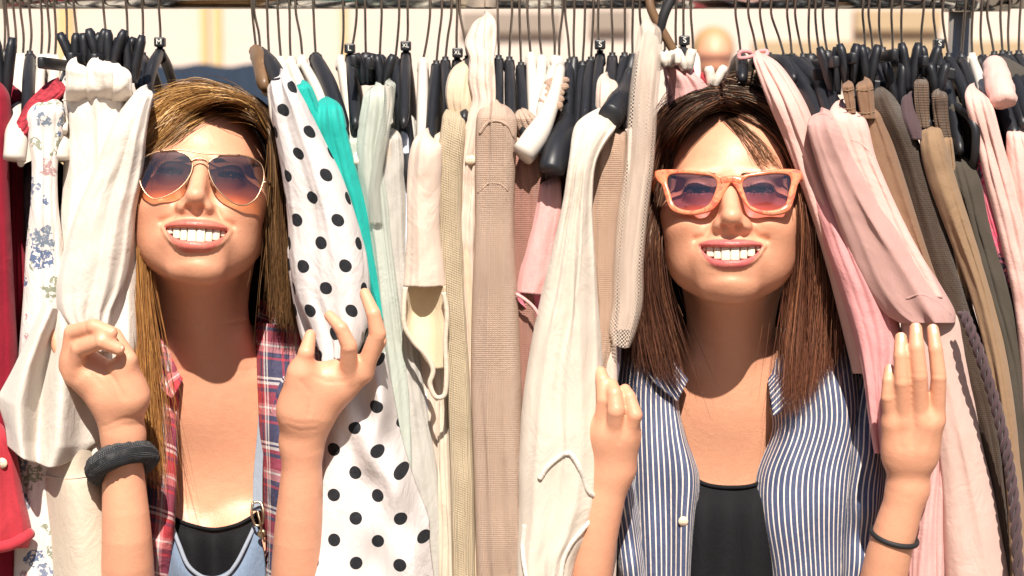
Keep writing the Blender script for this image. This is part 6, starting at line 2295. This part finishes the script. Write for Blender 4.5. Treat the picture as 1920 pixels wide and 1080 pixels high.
for inn, mid_, out in (
        ([(1262, 590, .11), (1258, 640, .072), (1268, 682, .046), (1290, 714, .030)], [(1232, 606, .10), (1230, 650, .055), (1244, 692, .026), (1282, 728, .018)], [(1196, 632, .10), (1200, 676, .050), (1226, 716, .014), (1270, 752, .006)]),
        ([(1474, 590, .11), (1476, 640, .072), (1464, 680, .046), (1440, 712, .030)], [(1506, 606, .10), (1506, 655, .052), (1486, 700, .020), (1444, 738, .012)], [(1540, 632, .10), (1536, 690, .046), (1508, 735, .008), (1450, 782, .000)])):
    sheet('collar', [inn, mid_, out], 'stripe', p2, nu=50, nv=26, folds=.0012, uvrot=True, thick=.0022)
# rolled sleeve beside the forearm at right, and the one at left
sheet('shirt_sleeve', [
    [(1600, 690, .06), (1625, 700, .03), (1655, 730, .03), (1680, 770, .06)],
    [(1588, 800, .03), (1615, 810, .0), (1645, 822, .0), (1672, 838, .03)],
    [(1580, 880, .02), (1610, 884, -.014), (1640, 888, -.012), (1668, 892, .02)],
    [(1576, 930, .015), (1604, 936, -.020), (1634, 940, -.020), (1660, 946, .01)],
    [(1572, 980, .01), (1600, 990, -.018), (1628, 998, -.020), (1652, 1006, .01)],
    [(1570, 1130, .01), (1590, 1130, -.016), (1612, 1130, -.018), (1632, 1130, .01)]], 'stripe', p2, nu=60, nv=90, folds=.0055, fs=(30, 55), seed=31)
sheet('shirt_sleeve', [
    [(1138, 840, .04), (1150, 850, .01), (1166, 856, .0), (1184, 850, .02)],
    [(1142, 920, .02), (1156, 925, -.02), (1174, 930, -.026), (1194, 930, .0)],
    [(1150, 1000, .01), (1164, 1005, -.026), (1184, 1010, -.030), (1206, 1010, .0)],
    [(1160, 1130, .01), (1176, 1130, -.024), (1196, 1130, -.028), (1220, 1130, .0)]], 'stripe', p2, nu=50, nv=80, folds=.0055, fs=(30, 45), seed=33)
shirt = [o for o in p2.children if o.name.startswith(('shirt_front', 'collar'))]
for bx_, by_, yy_ in ((1252, 690, -.004), (1281, 977, -.030)):
    button(p2, bx_, by_, yy_, .0052, on=shirt)
bt = ring(P(1677, 1006, -.085), path_dir(P(1664, 1050, -.08), P(1702, 918, -.095)), .0232, .0026, 'hair_tie', 'black_cord', n=56, m=10)
tag(bt, 'thin black hair tie on the wrist over the pink jersey', 'hair tie')

DK2, BR2, RD2 = (.022, .012, .009), (.055, .026, .016), (.15, .055, .032)
sheets2 = [
    # left side from the parting
    dict(g=[hr2(.001, (1356, 208, -.03), (1320, 216, -.048), (1284, 244, -.045), (1262, 296, -.03), (1245, 376, -.012), (1226, 460, -.005), (1234, 540, .0), (1258, 630, -.004), (1286, 740, -.008)),
            hr2(.006, (1350, 186, -.02), (1308, 204, -.035), (1264, 246, -.03), (1238, 300, -.012), (1220, 380, .0), (1214, 470, .0), (1218, 560, .005), (1238, 650, .0), (1262, 730, -.004)),
            gd((1348, 176, .0), (1300, 186, -.01), (1252, 226, .0), (1226, 296, .012), (1210, 380, .02), (1204, 480, .02), (1202, 570, .02), (1208, 650, .012), (1222, 710, .01)),
            gd((1346, 166, .03), (1296, 172, .03), (1244, 212, .035), (1216, 290, .04), (1202, 390, .045), (1194, 490, .045), (1186, 580, .04), (1180, 650, .035), (1184, 690, .03)),
            gd((1346, 162, .08), (1296, 168, .09), (1242, 208, .09), (1212, 290, .09), (1198, 390, .085), (1186, 500, .08), (1176, 590, .075), (1160, 650, .07), (1156, 670, .07))],
         n=3000, c0=DK2, c1=(.10, .038, .024), cp=1.3, th=.006, clump=.45, cl=8, hl=((.20, .085, .045), .13), stray=.1),
    # right side from the parting
    dict(g=[hr2(.001, (1330, 208, -.03), (1392, 222, -.052), (1446, 256, -.05), (1480, 318, -.03), (1494, 400, -.012), (1494, 480, -.006), (1486, 560, -.006), (1478, 660, -.012), (1470, 790, -.018)),
            hr2(.006, (1358, 188, -.02), (1412, 206, -.04), (1466, 252, -.04), (1504, 320, -.022), (1520, 410, -.006), (1518, 500, -.004), (1512, 590, -.006), (1502, 680, -.012), (1492, 780, -.018)),
            gd((1358, 176, .0), (1418, 186, -.012), (1478, 230, -.01), (1518, 310, .0), (1538, 410, .008), (1540, 510, .006), (1538, 590, .004), (1530, 670, -.002), (1522, 750, -.006)),
            gd((1358, 164, .03), (1420, 172, .03), (1484, 216, .03), (1526, 300, .03), (1552, 410, .03), (1562, 510, .025), (1568, 590, .022), (1564, 650, .015), (1556, 700, .01)),
            gd((1358, 160, .08), (1420, 168, .09), (1486, 214, .09), (1530, 300, .09), (1562, 410, .085), (1582, 510, .08), (1596, 580, .075), (1590, 620, .07), (1586, 640, .07))],
         n=3300, c0=DK2, c1=RD2, cp=1.2, th=.006, clump=.5, cl=8, hl=((.30, .12, .06), .15), stray=.1),
    # loose fringe hairs over the forehead
    dict(g=[hr2(.0015, (1362, 214, -.045), (1400, 238, -.06), (1438, 276, -.062), (1462, 312, -.052), (1482, 336, -.04)), hr2(.0015, (1358, 226, -.05), (1376, 246, -.062), (1404, 284, -.066), (1428, 318, -.062), (1444, 334, -.06))],
         n=70, c0=BR2, c1=(.20, .09, .04), th=.005, under=False, clump=.6, cl=5),
    # flyaways
    dict(g=[gd((1330, 175, .03), (1260, 170, .03), (1210, 230, .03), (1190, 320, .03), (1185, 400, .03)), gd((1350, 165, .05), (1380, 140, .05), (1460, 160, .05), (1530, 230, .05), (1560, 330, .05)),
            gd((1370, 170, .05), (1450, 165, .05), (1520, 240, .05), (1560, 380, .04), (1590, 500, .04))],
         n=90, c0=BR2, c1=RD2, th=.016, stray=.6, under=False, r=.00028),
    dict(g=[gd((1350, 160, .09), (1250, 210, .12), (1212, 340, .14), (1208, 500, .13), (1190, 660, .12), (1185, 800, .1)), gd((1350, 160, .12), (1310, 190, .18), (1300, 340, .2), (1300, 500, .17), (1300, 640, .14), (1300, 800, .13)),
            gd((1390, 160, .12), (1440, 190, .18), (1450, 340, .2), (1450, 500, .17), (1450, 640, .14), (1450, 800, .13)), gd((1390, 160, .09), (1490, 210, .12), (1540, 340, .13), (1560, 500, .12), (1580, 640, .11), (1585, 760, .1))],
         n=1200, c0=DK2, c1=BR2, th=.008, lmin=.9),
]
strands('hair', sheets2, 'hair', p2, 8)

# orange acetate sunglasses
gl2 = empty('orange_sunglasses', H2.w((0, 0, 90)))
tag(gl2, 'orange marbled acetate sunglasses with purple rose lenses', 'sunglasses')
OL = [(1228, 322), (1262, 318), (1300, 320), (1335, 326), (1360, 332), (1372, 338), (1364, 352), (1352, 374), (1338, 392), (1310, 402), (1280, 402), (1258, 393), (1247, 368), (1240, 346), (1231, 338)]
IL = [(1254, 330), (1280, 326), (1310, 328), (1336, 332), (1344, 342), (1340, 362), (1328, 384), (1306, 394), (1280, 393), (1264, 384), (1256, 360), (1251, 342)]
OR_ = [(1502, 322), (1476, 317), (1440, 320), (1405, 326), (1382, 332), (1370, 338), (1380, 352), (1392, 374), (1408, 394), (1436, 403), (1462, 402), (1480, 394), (1490, 370), (1496, 346), (1501, 338)]
IR = [(1480, 330), (1456, 326), (1428, 329), (1400, 334), (1392, 344), (1396, 362), (1406, 384), (1430, 394), (1456, 393), (1472, 384), (1479, 360), (1483, 342)]


def rim(H, outer, inner, z, curve, th):
    lo_ = closed(glasses_frame_pts(H, outer, z, curve), 96)
    li_ = closed(glasses_frame_pts(H, inner, z, curve), 96)
    c = li_.mean(0)

    def res(loop):
        a = np.unwrap(np.arctan2(loop[:, 1] - c[1], loop[:, 0] - c[0]))
        if a[-1] < a[0]:
            loop, a = loop[::-1], np.unwrap(np.arctan2(loop[::-1, 1] - c[1], loop[::-1, 0] - c[0]))
        t = np.linspace(0, 2 * math.pi, 96, endpoint=False)
        aa = np.r_[a - 2 * math.pi, a, a + 2 * math.pi]
        ll = np.vstack([loop, loop, loop])
        o = np.argsort(aa)
        return np.stack([np.interp(t, aa[o], ll[o, i]) for i in range(3)], -1)
    lo_, li_ = res(lo_), res(li_)
    # rounded profile between the two outlines
    prof = [(0, -.5), (0, .2), (.12, .46), (.5, .55), (.88, .46), (1, .2), (1, -.5)]
    V = []
    for f, d in prof:
        V.append(lo_ * (1 - f) + li_ * f + np.array((0, 0, d * th)))
    V = np.concatenate(V)
    m = len(prof)
    F = [(k_ * 96 + j, k_ * 96 + (j + 1) % 96, ((k_ + 1) % m) * 96 + (j + 1) % 96, ((k_ + 1) % m) * 96 + j) for k_ in range(m) for j in range(96)]
    return H.w(V), F, li_


for ou, inn in ((OL, IL), (OR_, IR)):
    V, F, li_ = rim(H2, ou, inn, 85, .0024, 4.2)
    link_obj('lens_rim', mesh_from(V, F, 'rim'), M['acetate'], gl2)
    lens(H2, li_ + (li_ - li_.mean(0)) * .03, 'lens', 'lens_r', gl2)
L_ = glasses_frame_pts(H2, [(1352, 340), (1362, 337), (1371, 336), (1380, 337), (1390, 340)], 86, .0024)
g_ = Geo()
g_.tube(H2.w(spline(L_, 16)), .0040, 12, sq=(1, .7))
g_.obj('bridge', M['acetate'], gl2)
for (hx, hy), sg in (((1236, 328), -1), ((1496, 328), 1)):
    b = glasses_frame_pts(H2, [(hx, hy)], 82, .0024)[0]
    g_ = Geo()
    g_.tube(H2.w(spline([b, np.array((sg * 77, b[1], 40)), np.array((sg * 79, 6, -10)), np.array((sg * 78, -14, -36))], 24)), .0030, 10, sq=(.6, 1.5))
    g_.obj('temple_arm', M['acetate'], gl2)

# ------------------------------------------------------------------ passer-by far behind
pp = empty('person', (P(1345, 100, 6.2)[0], 6.2, 0))
tag(pp, 'distant fair-haired person out of focus behind the rack above the dark hair', 'person')
B3 = Body()
hd = P(1338, 108, 6.2)
X0 = hd[0]
zt = hd[2]
B3.ell(hd, (.078, .095, .115), .02)
B3.cone(hd + np.array((0, .01, -.09)), (X0, 6.22, zt - .22), .055, .06, .03)
B3.ell((X0, 6.22, zt - .46), (.19, .11, .26), .06)
for sg in (-1, 1):
    B3.cone((X0 + sg * .19, 6.22, zt - .30), (X0 + sg * .23, 6.2, zt - .62), .05, .042, .04)
    B3.cone((X0 + sg * .23, 6.2, zt - .62), (X0 + sg * .20, 6.1, zt - .88), .042, .032, .03)
    B3.cone((X0 + sg * .09, 6.22, zt - .72), (X0 + sg * .10, 6.18, .50), .088, .058, .06)
    B3.cone((X0 + sg * .10, 6.18, .50), (X0 + sg * .10, 6.24, .06), .058, .045, .04)
    B3.cone((X0 + sg * .10, 6.25, .04), (X0 + sg * .10, 6.10, .03), .042, .034, .03)
V, F = B3.mesh(.012)
C = np.tile(np.array(SKIN), (len(V), 1))
C[(V[:, 2] < zt + .012) & (V[:, 2] > zt - .022) & (V[:, 1] < 6.18)] = (.02, .015, .015)
C[V[:, 2] < zt - .05] = (.13, .07, .045)
C[V[:, 2] < zt - .17] = (.42, .12, .09)
C[V[:, 2] < zt - .78] = (.05, .06, .10)
fr_ = (V[:, 2] > zt + .0) & ((V[:, 1] > 6.17) | (V[:, 2] > zt + .05))
link_obj('body', mesh_from(V, F, 'body', True, None, C), M['skin'], pp)
B4 = Body()
B4.ell(hd + np.array((0, .03, .035)), (.092, .100, .100), .02)
B4.cone(hd + np.array((0, .07, -.02)), hd + np.array((0, .08, -.16)), .08, .05, .03)
V, F = B4.mesh(.012)
link_obj('hair', mesh_from(V, F, 'hair', True, None, np.tile(np.array((.40, .25, .12)), (len(V), 1))), M['hair'], pp)
